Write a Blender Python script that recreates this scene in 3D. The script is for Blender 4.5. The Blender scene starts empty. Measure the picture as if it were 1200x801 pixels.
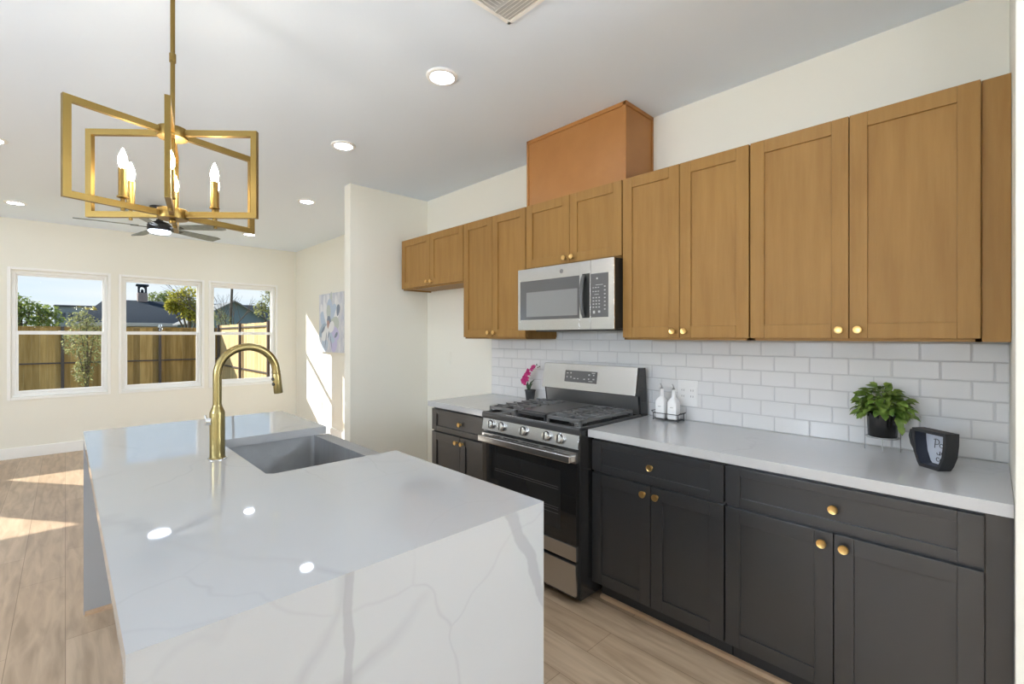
import bpy, bmesh, math, random
from mathutils import Vector, Matrix
PI = math.pi
S = bpy.context.scene
COL = S.collection

# ------------------------------------------------------------------ camera
cam_data = bpy.data.cameras.new('camera')
cam = bpy.data.objects.new('camera', cam_data)
COL.objects.link(cam)
cam_data.sensor_fit = 'HORIZONTAL'
cam_data.sensor_width = 36.0
cam_data.lens = 543.6 / 1200 * 36.0
cam_data.shift_y = -(400.5 - 393.5) / 1200
cam_data.clip_start = 0.05
cam_data.clip_end = 300
cam.location = (0, 0, 1.3977)
cam.rotation_euler = (PI / 2, 0, -math.radians(43.92))
S.camera = cam

# ------------------------------------------------------------------ view, world, sun
S.view_settings.view_transform = 'Standard'
S.view_settings.look = 'None'
S.view_settings.exposure = 0.46
S.view_settings.gamma = 1.0
S.view_settings.use_curve_mapping = False
S.cycles.use_denoising = True
S.cycles.max_bounces = 12
S.cycles.diffuse_bounces = 8
S.cycles.glossy_bounces = 5
S.cycles.transparent_max_bounces = 24
S.cycles.sample_clamp_indirect = 6.0
S.cycles.caustics_reflective = False
S.cycles.caustics_refractive = False

SKY_STRENGTH = 0.80
SUN_STRENGTH = 8.0
DOWNLIGHT = 60.0        # radiance of a recessed light's diffuser
CANDLE = 150.0           # radiance of a candle bulb
FANLIGHT = 10.0
FILL_GLOBE = 42.0  # radiance of the added fill globes out of view
LAMP_COL = (0.84, 0.96, 1.13)

world = bpy.data.worlds.new('sky')
S.world = world
world.use_nodes = True
wn = world.node_tree
wn.nodes.clear()
w_out = wn.nodes.new('ShaderNodeOutputWorld')
w_bg = wn.nodes.new('ShaderNodeBackground')
w_tc = wn.nodes.new('ShaderNodeTexCoord')
w_sep = wn.nodes.new('ShaderNodeSeparateXYZ')
w_ramp = wn.nodes.new('ShaderNodeValToRGB')
w_noise = wn.nodes.new('ShaderNodeTexNoise')
w_map = wn.nodes.new('ShaderNodeMapping')
w_mix = wn.nodes.new('ShaderNodeMixRGB')
w_cr = wn.nodes.new('ShaderNodeValToRGB')
e = w_ramp.color_ramp.elements
e[0].position = 0.0; e[0].color = (0.45, 0.43, 0.38, 1)
e[1].position = 1.0; e[1].color = (0.22, 0.46, 0.88, 1)
for p, c in ((0.495, (0.45, 0.43, 0.38, 1)), (0.505, (0.83, 0.91, 0.98, 1)), (0.56, (0.70, 0.84, 0.95, 1)), (0.63, (0.48, 0.68, 0.90, 1))):
    q = e.new(p); q.color = c
w_ma = wn.nodes.new('ShaderNodeMath'); w_ma.operation = 'MULTIPLY_ADD'
w_ma.inputs[1].default_value = 0.5; w_ma.inputs[2].default_value = 0.5
w_map.inputs['Scale'].default_value = (2.0, 2.0, 14.0)
w_noise.inputs['Scale'].default_value = 2.2
w_noise.inputs['Detail'].default_value = 5
w_cr.color_ramp.elements[0].position = 0.52
w_cr.color_ramp.elements[1].position = 0.85
w_mix.inputs['Color2'].default_value = (0.92, 0.95, 0.98, 1)
L = wn.links.new
L(w_tc.outputs['Generated'], w_sep.inputs[0]); L(w_sep.outputs['Z'], w_ma.inputs[0]); L(w_ma.outputs[0], w_ramp.inputs[0])
L(w_tc.outputs['Generated'], w_map.inputs[0]); L(w_map.outputs[0], w_noise.inputs['Vector']); L(w_noise.outputs['Fac'], w_cr.inputs[0])
L(w_cr.outputs[0], w_mix.inputs['Fac']); L(w_ramp.outputs[0], w_mix.inputs['Color1'])
L(w_mix.outputs[0], w_bg.inputs['Color']); L(w_bg.outputs[0], w_out.inputs[0])
w_bg.inputs['Strength'].default_value = SKY_STRENGTH

sun_data = bpy.data.lights.new('sun', 'SUN')
sun_data.energy = SUN_STRENGTH
sun_data.color = (1.0, 0.95, 0.88)
sun_data.angle = 0.009
sun = bpy.data.objects.new('sun', sun_data)
COL.objects.link(sun)
sun.rotation_euler = Vector((0.74, -1.0, -0.67)).to_track_quat('-Z', 'Y').to_euler()

# ------------------------------------------------------------------ materials
def _new(name):
    m = bpy.data.materials.new(name); m.use_nodes = True
    return m, m.node_tree, m.node_tree.nodes['Principled BSDF']

def mat(name, col, rough=0.5, metal=0.0, spec=0.5, emit=None, strength=0.0, coat=0.0, bump=0.0, bump_scale=200):
    m, nt, b = _new(name)
    b.inputs['Base Color'].default_value = (*col, 1)
    b.inputs['Roughness'].default_value = rough
    b.inputs['Metallic'].default_value = metal
    b.inputs['Specular IOR Level'].default_value = spec
    b.inputs['Coat Weight'].default_value = coat
    if emit:
        b.inputs['Emission Color'].default_value = (*emit, 1)
        b.inputs['Emission Strength'].default_value = strength
    if bump:
        n = nt.nodes.new('ShaderNodeTexNoise'); n.inputs['Scale'].default_value = bump_scale
        t = nt.nodes.new('ShaderNodeTexCoord'); bp = nt.nodes.new('ShaderNodeBump')
        bp.inputs['Strength'].default_value = bump; bp.inputs['Distance'].default_value = 0.002
        nt.links.new(t.outputs['Object'], n.inputs['Vector']); nt.links.new(n.outputs['Fac'], bp.inputs['Height'])
        nt.links.new(bp.outputs[0], b.inputs['Normal'])
    return m

def grain_mat(name, c1, c2, scale=(14, 14, 1.2), rough=0.42, nscale=3.0, spec=0.4, metal=0.0, lo=0.35, hi=0.68, bump=0.0):
    m, nt, b = _new(name)
    t = nt.nodes.new('ShaderNodeTexCoord'); mp = nt.nodes.new('ShaderNodeMapping'); n = nt.nodes.new('ShaderNodeTexNoise')
    r = nt.nodes.new('ShaderNodeValToRGB')
    mp.inputs['Scale'].default_value = scale
    n.inputs['Scale'].default_value = nscale; n.inputs['Detail'].default_value = 6; n.inputs['Roughness'].default_value = 0.6
    r.color_ramp.elements[0].position = lo; r.color_ramp.elements[0].color = (*c1, 1)
    r.color_ramp.elements[1].position = hi; r.color_ramp.elements[1].color = (*c2, 1)
    nt.links.new(t.outputs['Object'], mp.inputs[0]); nt.links.new(mp.outputs[0], n.inputs['Vector'])
    nt.links.new(n.outputs['Fac'], r.inputs[0]); nt.links.new(r.outputs[0], b.inputs['Base Color'])
    b.inputs['Roughness'].default_value = rough; b.inputs['Specular IOR Level'].default_value = spec; b.inputs['Metallic'].default_value = metal
    if bump:
        bp = nt.nodes.new('ShaderNodeBump'); bp.inputs['Strength'].default_value = bump; bp.inputs['Distance'].default_value = 0.002
        nt.links.new(n.outputs['Fac'], bp.inputs['Height']); nt.links.new(bp.outputs[0], b.inputs['Normal'])
    return m

def quartz_mat(name, base, vein, rough=0.1, scale=1.0, amount=0.75):
    m, nt, b = _new(name)
    N = nt.nodes.new; K = nt.links.new
    t = N('ShaderNodeTexCoord')
    warp = N('ShaderNodeTexNoise'); warp.inputs['Scale'].default_value = 1.6 * scale; warp.inputs['Detail'].default_value = 4
    sc = N('ShaderNodeVectorMath'); sc.operation = 'SCALE'; sc.inputs['Scale'].default_value = 0.55
    add = N('ShaderNodeVectorMath'); add.operation = 'ADD'
    K(t.outputs['Object'], warp.inputs['Vector']); K(warp.outputs['Color'], sc.inputs[0]); K(t.outputs['Object'], add.inputs[0]); K(sc.outputs[0], add.inputs[1])
    fac = None
    for s, wdt, wgt, off in ((1.15, 0.018, 1.0, 0.0), (2.3, 0.012, 0.6, 4.7)):
        v = N('ShaderNodeTexVoronoi'); v.feature = 'DISTANCE_TO_EDGE'; v.inputs['Scale'].default_value = s * scale
        o = N('ShaderNodeVectorMath'); o.operation = 'ADD'; o.inputs[1].default_value = (off, off * 0.7, off * 1.3)
        K(add.outputs[0], o.inputs[0]); K(o.outputs[0], v.inputs['Vector'])
        r = N('ShaderNodeMapRange'); r.inputs['From Min'].default_value = 0; r.inputs['From Max'].default_value = wdt
        r.inputs['To Min'].default_value = 1; r.inputs['To Max'].default_value = 0
        K(v.outputs['Distance'], r.inputs['Value'])
        br = N('ShaderNodeTexNoise'); br.inputs['Scale'].default_value = 1.9 * scale; br.inputs['Detail'].default_value = 2
        K(o.outputs[0], br.inputs['Vector'])
        rr = N('ShaderNodeMapRange'); rr.inputs['From Min'].default_value = 0.46; rr.inputs['From Max'].default_value = 0.66
        K(br.outputs['Fac'], rr.inputs['Value'])
        mu = N('ShaderNodeMath'); mu.operation = 'MULTIPLY'; K(r.outputs[0], mu.inputs[0]); K(rr.outputs[0], mu.inputs[1])
        mw = N('ShaderNodeMath'); mw.operation = 'MULTIPLY'; mw.inputs[1].default_value = wgt * amount; K(mu.outputs[0], mw.inputs[0])
        if fac is None: fac = mw
        else:
            mx = N('ShaderNodeMath'); mx.operation = 'MAXIMUM'; K(fac.outputs[0], mx.inputs[0]); K(mw.outputs[0], mx.inputs[1]); fac = mx
    cl = N('ShaderNodeTexNoise'); cl.inputs['Scale'].default_value = 2.0; cl.inputs['Detail'].default_value = 3
    K(add.outputs[0], cl.inputs['Vector'])
    base2 = N('ShaderNodeMixRGB'); base2.inputs['Color1'].default_value = (*base, 1); base2.inputs['Color2'].default_value = (*[x * 0.93 for x in base], 1)
    K(cl.outputs['Fac'], base2.inputs['Fac'])
    mix = N('ShaderNodeMixRGB'); mix.inputs['Color2'].default_value = (*vein, 1)
    K(fac.outputs[0], mix.inputs['Fac']); K(base2.outputs[0], mix.inputs['Color1']); K(mix.outputs[0], b.inputs['Base Color'])
    b.inputs['Roughness'].default_value = rough; b.inputs['Specular IOR Level'].default_value = 0.5
    return m

def floor_mat():
    m, nt, b = _new('oak_planks')
    N = nt.nodes.new; K = nt.links.new
    t = N('ShaderNodeTexCoord'); mp = N('ShaderNodeMapping'); mp.inputs['Rotation'].default_value = (0, 0, PI / 2)
    br = N('ShaderNodeTexBrick'); br.offset = 0.37; br.inputs['Scale'].default_value = 1.0
    br.inputs['Brick Width'].default_value = 1.25; br.inputs['Row Height'].default_value = 0.185
    br.inputs['Mortar Size'].default_value = 0.0012; br.inputs['Mortar Smooth'].default_value = 0.2; br.inputs['Bias'].default_value = 0.0
    br.inputs['Color1'].default_value = (0.55, 0.405, 0.275, 1); br.inputs['Color2'].default_value = (0.485, 0.345, 0.225, 1)
    br.inputs['Mortar'].default_value = (0.22, 0.14, 0.08, 1)
    K(t.outputs['Object'], mp.inputs[0]); K(mp.outputs[0], br.inputs['Vector'])
    g = N('ShaderNodeMapping'); g.inputs['Scale'].default_value = (9, 1.1, 1); K(t.outputs['Object'], g.inputs[0])
    n = N('ShaderNodeTexNoise'); n.inputs['Scale'].default_value = 2.6; n.inputs['Detail'].default_value = 7; n.inputs['Distortion'].default_value = 0.6
    K(g.outputs[0], n.inputs['Vector'])
    r = N('ShaderNodeValToRGB'); r.color_ramp.elements[0].position = 0.3; r.color_ramp.elements[0].color = (0.72, 0.70, 0.67, 1)
    r.color_ramp.elements[1].position = 0.66; r.color_ramp.elements[1].color = (1.06, 1.06, 1.06, 1)
    K(n.outputs['Fac'], r.inputs[0])
    mx = N('ShaderNodeMixRGB'); mx.blend_type = 'MULTIPLY'; mx.inputs['Fac'].default_value = 1
    K(br.outputs['Color'], mx.inputs['Color1']); K(r.outputs[0], mx.inputs['Color2']); K(mx.outputs[0], b.inputs['Base Color'])
    b.inputs['Roughness'].default_value = 0.38; b.inputs['Specular IOR Level'].default_value = 0.35
    return m

def glass_mat(name, tint=(0.97, 0.98, 0.98), refl=0.004):
    m = bpy.data.materials.new(name); m.use_nodes = True; nt = m.node_tree; nt.nodes.clear()
    o = nt.nodes.new('ShaderNodeOutputMaterial'); mx = nt.nodes.new('ShaderNodeMixShader')
    t = nt.nodes.new('ShaderNodeBsdfTransparent'); g = nt.nodes.new('ShaderNodeBsdfGlossy')
    t.inputs[0].default_value = (*tint, 1); g.inputs['Roughness'].default_value = 0.02
    mx.inputs[0].default_value = refl
    nt.links.new(t.outputs[0], mx.inputs[1]); nt.links.new(g.outputs[0], mx.inputs[2]); nt.links.new(mx.outputs[0], o.inputs[0])
    return m

M = {}
M['wall'] = mat('cream_wall_paint', (0.83, 0.815, 0.735), 0.7, spec=0.2, bump=0.03, bump_scale=90)
M['ceiling'] = mat('white_ceiling_paint', (0.78, 0.865, 0.97), 0.8, spec=0.15, bump=0.04, bump_scale=120)
M['trim'] = mat('white_trim', (0.88, 0.88, 0.86), 0.4)
M['vinyl'] = mat('white_vinyl', (0.87, 0.88, 0.88), 0.35)
M['floor'] = floor_mat()
M['oak_trim'] = grain_mat('oak_trim', (0.42, 0.27, 0.16), (0.54, 0.37, 0.23), (6, 1.2, 6), 0.45)
M['pane'] = glass_mat('window_glass')
M['maple'] = grain_mat('honey_maple', (0.285, 0.150, 0.042), (0.345, 0.190, 0.057), (11, 11, 1.0), 0.45, 2.2, 0.22)
M['maple_h'] = grain_mat('honey_maple_flat', (0.37, 0.165, 0.052), (0.42, 0.195, 0.062), (2, 2, 2), 0.4, 2.0, 0.3)
M['charcoal'] = mat('charcoal_paint', (0.027, 0.027, 0.028), 0.30, spec=0.75)
M['toe'] = mat('dark_toe_kick', (0.025, 0.025, 0.026), 0.6)
M['brass'] = mat('satin_brass', (0.78, 0.52, 0.20), 0.28, 1.0)
M['gold'] = mat('antique_gold', (0.25, 0.165, 0.05), 0.38, 1.0)
M['faucet_gold'] = mat('brushed_gold', (0.31, 0.245, 0.105), 0.28, 1.0)
M['quartz'] = quartz_mat('white_quartz', (0.41, 0.41, 0.408), (0.28, 0.28, 0.28), 0.035, 0.85, 0.5)
def broad_veins(src, name, lines):
    """a copy of a quartz material with a few broad soft veins; lines: (axis, centre, half width, slope, wobble seed)"""
    m = M[src].copy(); m.name = name; nt = m.node_tree; N = nt.nodes.new; K = nt.links.new
    b = nt.nodes['Principled BSDF']; col = b.inputs['Base Color'].links[0].from_socket
    t = N('ShaderNodeTexCoord'); sp = N('ShaderNodeSeparateXYZ'); K(t.outputs['Object'], sp.inputs[0])
    for (cx, hw, slope, zref, wob, seed) in lines:
        n = N('ShaderNodeTexNoise'); n.inputs['Scale'].default_value = 5.0; n.inputs['Detail'].default_value = 4
        mp = N('ShaderNodeMapping'); mp.inputs['Location'].default_value = (seed, seed, seed); K(t.outputs['Object'], mp.inputs[0]); K(mp.outputs[0], n.inputs['Vector'])
        def ma(op, a, v):
            q = N('ShaderNodeMath'); q.operation = op
            for i, x in enumerate((a, v)):
                if x is None: continue
                if isinstance(x, (int, float)): q.inputs[i].default_value = x
                else: K(x, q.inputs[i])
            return q.outputs[0]
        d = ma('ADD', ma('SUBTRACT', sp.outputs['X'], cx), ma('MULTIPLY', ma('SUBTRACT', sp.outputs['Z'], zref), slope))
        d = ma('ABSOLUTE', ma('ADD', d, ma('MULTIPLY', ma('SUBTRACT', n.outputs['Fac'], 0.5), wob)), None)
        r = N('ShaderNodeMapRange'); r.interpolation_type = 'SMOOTHSTEP'; K(d, r.inputs['Value'])
        r.inputs['From Min'].default_value = hw * 0.55; r.inputs['From Max'].default_value = hw; r.inputs['To Min'].default_value = 0.62; r.inputs['To Max'].default_value = 0.0
        mx = N('ShaderNodeMixRGB'); mx.inputs['Color2'].default_value = (0.275, 0.275, 0.275, 1); K(r.outputs[0], mx.inputs['Fac']); K(col, mx.inputs['Color1']); col = mx.outputs[0]
    K(col, b.inputs['Base Color'])
    return m
M['quartz_front'] = broad_veins('quartz', 'white_quartz_broad_veins', [(0.413 - 0.537, 0.0125, -0.05, 0.8, 0.055, 3.0), (0.40, 0.020, 0.45, 0.78, 0.10, 9.0)])
M['quartz_c'] = quartz_mat('white_quartz_counter', (0.51, 0.51, 0.51), (0.41, 0.41, 0.415), 0.12, 1.7, 0.45)
M['tile'] = mat('white_glazed_tile', (0.73, 0.73, 0.735), 0.14)
M['grout'] = mat('grey_grout', (0.58, 0.58, 0.59), 0.9)
M['steel'] = mat('stainless_steel', (0.62, 0.62, 0.62), 0.27, 1.0)
M['steel_sink'] = grain_mat('brushed_sink_steel', (0.27, 0.27, 0.27), (0.34, 0.34, 0.34), (1, 40, 1), 0.42, 4.0, 0.5, 0.6)
M['dark_steel'] = mat('dark_stainless', (0.38, 0.38, 0.38), 0.32, 0.9)
M['chrome'] = mat('chrome', (0.75, 0.75, 0.75), 0.12, 1.0)
M['black_enamel'] = mat('black_enamel', (0.02, 0.02, 0.02), 0.2)
M['grey_enamel'] = mat('dark_grey_enamel', (0.055, 0.055, 0.056), 0.28)
M['cast_iron'] = mat('cast_iron', (0.12, 0.12, 0.12), 0.30, spec=0.8)
M['black_glass'] = mat('black_glass', (0.012, 0.012, 0.012), 0.04, spec=0.7)
M['oven_window'] = mat('oven_window_glass', (0.022, 0.022, 0.022), 0.06, spec=0.6)
M['micro_glass'] = mat('grey_door_glass', (0.11, 0.11, 0.112), 0.05, spec=0.6)
M['micro_mesh'] = mat('grey_screen_glass', (0.24, 0.24, 0.24), 0.05, spec=0.5)
M['panel_grey'] = mat('grey_control_panel', (0.12, 0.12, 0.122), 0.25)
M['emblem_grey'] = mat('grey_badge', (0.26, 0.26, 0.26), 0.4)
M['handle_grey'] = mat('dark_grey_handle', (0.10, 0.10, 0.10), 0.3)
M['dark_plastic'] = mat('black_plastic', (0.018, 0.02, 0.02), 0.35)
M['marks'] = mat('pale_grey_print', (0.42, 0.42, 0.42), 0.6)
M['white_ceramic'] = mat('white_ceramic', (0.82, 0.82, 0.82), 0.25)
M['white_plastic'] = mat('white_plastic', (0.80, 0.80, 0.80), 0.35)
M['wire_black'] = mat('black_wire', (0.02, 0.02, 0.02), 0.4)
M['wire_grey'] = mat('grey_wire', (0.38, 0.38, 0.38), 0.35, 0.8)
M['pot_black'] = mat('glossy_black_pot', (0.012, 0.012, 0.012), 0.12)
M['pot_grey'] = mat('dark_grey_pot', (0.035, 0.036, 0.038), 0.5)
M['soil'] = mat('soil', (0.05, 0.035, 0.025), 0.9)
M['leaf'] = grain_mat('fresh_green_leaf', (0.08, 0.17, 0.02), (0.32, 0.43, 0.10), (9, 9, 9), 0.38, 3.0, 0.5)
M['leaf_dark'] = mat('dark_green_leaf', (0.03, 0.07, 0.03), 0.4)
M['stem'] = mat('green_stem', (0.16, 0.25, 0.06), 0.5)
M['magenta'] = grain_mat('magenta_petal', (0.36, 0.01, 0.11), (0.60, 0.03, 0.22), (30, 30, 30), 0.5)
M['cup_black'] = mat('matt_black_paint', (0.022, 0.022, 0.024), 0.6)
M['cup_inside'] = mat('navy_cup_lining', (0.022, 0.026, 0.040), 0.5)
M['cup_paper'] = mat('pale_blue_paper', (0.62, 0.66, 0.74), 0.6)
M['ink'] = mat('black_ink', (0.02, 0.02, 0.03), 0.6)
M['blade'] = grain_mat('weathered_grey_blade', (0.16, 0.18, 0.18), (0.26, 0.29, 0.28), (6, 6, 6), 0.45)
M['fan_dark'] = mat('dark_bronze', (0.025, 0.024, 0.026), 0.35, 0.3)
M['bulb'] = mat('lit_candle_bulb', (1, 0.9, 0.7), 0.3, emit=(1.0, 0.86, 0.66), strength=CANDLE)
M['lamp'] = mat('lit_led_diffuser', (1, 1, 1), 0.4, emit=LAMP_COL, strength=DOWNLIGHT)
M['fan_lamp'] = mat('lit_fan_diffuser', (1, 1, 1), 0.4, emit=LAMP_COL, strength=FANLIGHT)
M['globe'] = mat('fill_light_globe', (1, 1, 1), 0.4, emit=LAMP_COL, strength=FILL_GLOBE)
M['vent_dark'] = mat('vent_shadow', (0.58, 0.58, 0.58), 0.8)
M['canvas'] = grain_mat('pale_blue_canvas', (0.52, 0.56, 0.66), (0.74, 0.75, 0.78), (4, 4, 2), 0.7)
M['paint_white'] = mat('white_paint_stroke', (0.78, 0.80, 0.84), 0.6)
M['paint_pale'] = mat('pale_blue_stroke', (0.48, 0.58, 0.72), 0.6)
M['paint_blue'] = mat('blue_grey_stroke', (0.36, 0.46, 0.58), 0.6)
M['paint_sage'] = mat('sage_stroke', (0.52, 0.58, 0.56), 0.6)
M['paint_dark'] = mat('slate_stroke', (0.22, 0.27, 0.36), 0.6)
M['paint_lilac'] = mat('lilac_stroke', (0.55, 0.54, 0.76), 0.6)
M['paint_rust'] = mat('rust_stroke', (0.45, 0.30, 0.27), 0.6)
# outdoors
for k, v in (('fence_wood', 1.0), ('fence_wood_b', 0.72), ('fence_wood_c', 1.25)):
    M[k] = grain_mat('cedar_picket', (0.33 * v, 0.205 * v, 0.066 * v), (0.52 * v, 0.345 * v, 0.135 * v), (7, 7, 0.5), 0.8, 2.0, 0.1)
for k, v in (('fence_pale_b', 0.88), ('fence_pale_c', 1.1)):
    M[k] = grain_mat('pale_pine_picket', (0.60 * v, 0.41 * v, 0.19 * v), (0.76 * v, 0.55 * v, 0.29 * v), (7, 7, 0.5), 0.8, 2.0, 0.1)
M['fence_pale'] = grain_mat('pale_pine_picket', (0.60, 0.41, 0.19), (0.76, 0.55, 0.29), (7, 7, 0.5), 0.7, 2.0, 0.2)
M['metal_brown'] = mat('brown_metal_post', (0.075, 0.055, 0.05), 0.5)
M['lawn'] = grain_mat('dry_lawn', (0.16, 0.17, 0.06), (0.30, 0.27, 0.13), (3, 3, 3), 0.9)
M['roof_dark'] = grain_mat('blue_black_shingle', (0.012, 0.02, 0.03), (0.022, 0.033, 0.046), (2, 8, 8), 0.9, spec=0.05)
M['eave'] = mat('beige_eave', (0.50, 0.46, 0.42), 0.6)
M['house_wall'] = mat('tan_house_wall', (0.34, 0.29, 0.22), 0.8)
M['house_grey'] = mat('grey_siding', (0.25, 0.28, 0.31), 0.8)
M['house_blue'] = mat('blue_grey_siding', (0.20, 0.26, 0.30), 0.9, spec=0.1)
M['house_trim'] = mat('pale_gable_trim', (0.24, 0.25, 0.25), 0.9, spec=0.05)
M['dark_window'] = mat('dark_house_window', (0.05, 0.06, 0.08), 0.1)
M['brick'] = grain_mat('faded_brick', (0.28, 0.21, 0.18), (0.38, 0.30, 0.27), (6, 6, 20), 0.9)
M['foliage_green'] = grain_mat('green_foliage', (0.12, 0.19, 0.05), (0.38, 0.42, 0.11), (2, 2, 2), 0.6, 2.0)
M['foliage_yellow'] = grain_mat('yellow_green_foliage', (0.24, 0.25, 0.03), (0.62, 0.55, 0.10), (3, 3, 3), 0.6, 2.0)
M['foliage_olive'] = grain_mat('olive_foliage', (0.20, 0.22, 0.09), (0.46, 0.46, 0.22), (6, 6, 6), 0.6, 2.0)
def translucent(m, w=0.45):
    nt = m.node_tree; b = nt.nodes['Principled BSDF']; o = nt.nodes['Material Output']
    t = nt.nodes.new('ShaderNodeBsdfTranslucent'); mx = nt.nodes.new('ShaderNodeMixShader'); mx.inputs[0].default_value = w
    l = b.inputs['Base Color'].links
    if l: nt.links.new(l[0].from_socket, t.inputs['Color'])
    nt.links.new(b.outputs[0], mx.inputs[1]); nt.links.new(t.outputs[0], mx.inputs[2]); nt.links.new(mx.outputs[0], o.inputs['Surface'])
for k in ('foliage_green', 'foliage_yellow', 'foliage_olive', 'leaf'): translucent(M[k], 0.5 if k != 'leaf' else 0.25)
M['bloom'] = mat('yellow_bloom', (0.46, 0.40, 0.10), 0.8, spec=0.1)
M['bark'] = mat('grey_bark', (0.10, 0.08, 0.065), 0.9)
M['concrete'] = mat('patio_concrete', (0.5, 0.48, 0.45), 0.9)

# ------------------------------------------------------------------ mesh helpers
ORG = {}
class MB:
    """collects shapes in world coordinates; build() links them as one object"""
    def __init__(s): s.bm = bmesh.new(); s.bevelled = False
    def _mi(s, faces, mi):
        for f in faces: f.material_index = mi
    def box(s, x0, x1, y0, y1, z0, z1, bev=0.0, mi=0, seg=2):
        x0, x1 = min(x0, x1), max(x0, x1); y0, y1 = min(y0, y1), max(y0, y1); z0, z1 = min(z0, z1), max(z0, z1)
        v = [s.bm.verts.new(p) for p in ((x0, y0, z0), (x1, y0, z0), (x1, y1, z0), (x0, y1, z0), (x0, y0, z1), (x1, y0, z1), (x1, y1, z1), (x0, y1, z1))]
        fs = [s.bm.faces.new([v[i] for i in q]) for q in ((3, 2, 1, 0), (4, 5, 6, 7), (0, 1, 5, 4), (1, 2, 6, 5), (2, 3, 7, 6), (3, 0, 4, 7))]
        s._mi(fs, mi)
        if bev:
            s.bevelled = True
            bev = min(bev, 0.45 * min(x1 - x0, y1 - y0, z1 - z0))
            ed = list({e for f in fs for e in f.edges})
            r = bmesh.ops.bevel(s.bm, geom=ed, offset=bev, segments=seg, affect='EDGES', profile=0.5, material=mi)
        return s
    def prism(s, pts, vec, mi=0, bev=0.0):
        """closed polygon pts (3D) extruded along vec"""
        a = [s.bm.verts.new(p) for p in pts]; vec = Vector(vec)
        b = [s.bm.verts.new(Vector(p) + vec) for p in pts]
        n = len(a)
        fs = [s.bm.faces.new(a), s.bm.faces.new(b[::-1])]
        for i in range(n): fs.append(s.bm.faces.new((a[i], b[i], b[(i + 1) % n], a[(i + 1) % n])))
        s._mi(fs, mi)
        bmesh.ops.recalc_face_normals(s.bm, faces=fs)
        if bev:
            s.bevelled = True
            bmesh.ops.bevel(s.bm, geom=list({e for f in fs for e in f.edges}), offset=bev, segments=2, affect='EDGES', profile=0.5, material=mi)
        return s
    def ring_prism(s, outer, inner, vec, mi=0):
        vec = Vector(vec); n = len(outer)
        A = [s.bm.verts.new(p) for p in outer]; B = [s.bm.verts.new(p) for p in inner]
        C = [s.bm.verts.new(Vector(p) + vec) for p in outer]; D = [s.bm.verts.new(Vector(p) + vec) for p in inner]
        fs = []
        for i in range(n):
            j = (i + 1) % n
            for q in ((A[i], A[j], B[j], B[i]), (C[i], D[i], D[j], C[j]), (A[i], C[i], C[j], A[j]), (B[i], B[j], D[j], D[i])):
                fs.append(s.bm.faces.new(q))
        s._mi(fs, mi); bmesh.ops.recalc_face_normals(s.bm, faces=fs)
        return s
    def lathe(s, prof, c, axis=(0, 0, 1), seg=24, mi=0):
        """prof: [(radius, height along axis)] from the foot c"""
        c = Vector(c); az = Vector(axis).normalized()
        ax = az.orthogonal().normalized(); ay = az.cross(ax)
        rings = []; fs = []
        for r, h in prof:
            if r < 1e-6: rings.append([s.bm.verts.new(c + az * h)])
            else: rings.append([s.bm.verts.new(c + az * h + (ax * math.cos(2 * PI * k / seg) + ay * math.sin(2 * PI * k / seg)) * r) for k in range(seg)])
        for a, b in zip(rings, rings[1:]):
            for k in range(seg):
                j = (k + 1) % seg
                q = [a[k % len(a)], a[j % len(a)], b[j % len(b)], b[k % len(b)]]
                u = []
                for x in q:
                    if x not in u: u.append(x)
                if len(u) > 2: fs.append(s.bm.faces.new(u))
        if len(rings[0]) > 1 and rings[0] is not rings[-1]: fs.append(s.bm.faces.new(rings[0][::-1]))
        if len(rings[-1]) > 1: fs.append(s.bm.faces.new(rings[-1]))
        s._mi(fs, mi); bmesh.ops.recalc_face_normals(s.bm, faces=fs)
        return s
    def cyl(s, a, b, r, r2=None, seg=16, mi=0):
        a, b = Vector(a), Vector(b)
        return s.lathe([(r, 0), (r2 if r2 is not None else r, (b - a).length)], a, b - a, seg, mi)
    def tube(s, pts, r, seg=8, mi=0, closed=False, flat=None):
        pts = [Vector(p) for p in pts]; n = len(pts)
        rs = r if isinstance(r, (list, tuple)) else [r] * n
        rings = []; fs = []; ref = None
        for i, p in enumerate(pts):
            if closed: t = pts[(i + 1) % n] - pts[i - 1]
            else: t = pts[min(i + 1, n - 1)] - pts[max(i - 1, 0)]
            t.normalize()
            if ref is None: ref = t.orthogonal().normalized()
            ref = (ref - t * ref.dot(t)).normalized(); bi = t.cross(ref)
            rings.append([s.bm.verts.new(p + (ref * math.cos(2 * PI * k / seg) + bi * math.sin(2 * PI * k / seg)) * rs[i]) for k in range(seg)])
        for i in range(n if closed else n - 1):
            a, b = rings[i], rings[(i + 1) % n]
            for k in range(seg): fs.append(s.bm.faces.new((a[k], a[(k + 1) % seg], b[(k + 1) % seg], b[k])))
        if not closed: fs += [s.bm.faces.new(rings[0][::-1]), s.bm.faces.new(rings[-1])]
        s._mi(fs, mi); bmesh.ops.recalc_face_normals(s.bm, faces=fs)
        return s
    def bar(s, a, b, w, h, up=(0, 0, 1), mi=0, bev=0.0):
        """square section bar from a to b"""
        a, b = Vector(a), Vector(b); t = (b - a).normalized(); up = Vector(up)
        if abs(t.dot(up)) > 0.99: up = Vector((1, 0, 0))
        sd = t.cross(up).normalized() * (w / 2); u = sd.cross(t).normalized() * (h / 2)
        return s.prism([a + sd + u, a - sd + u, a - sd - u, a + sd - u], b - a, mi, bev)
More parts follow.
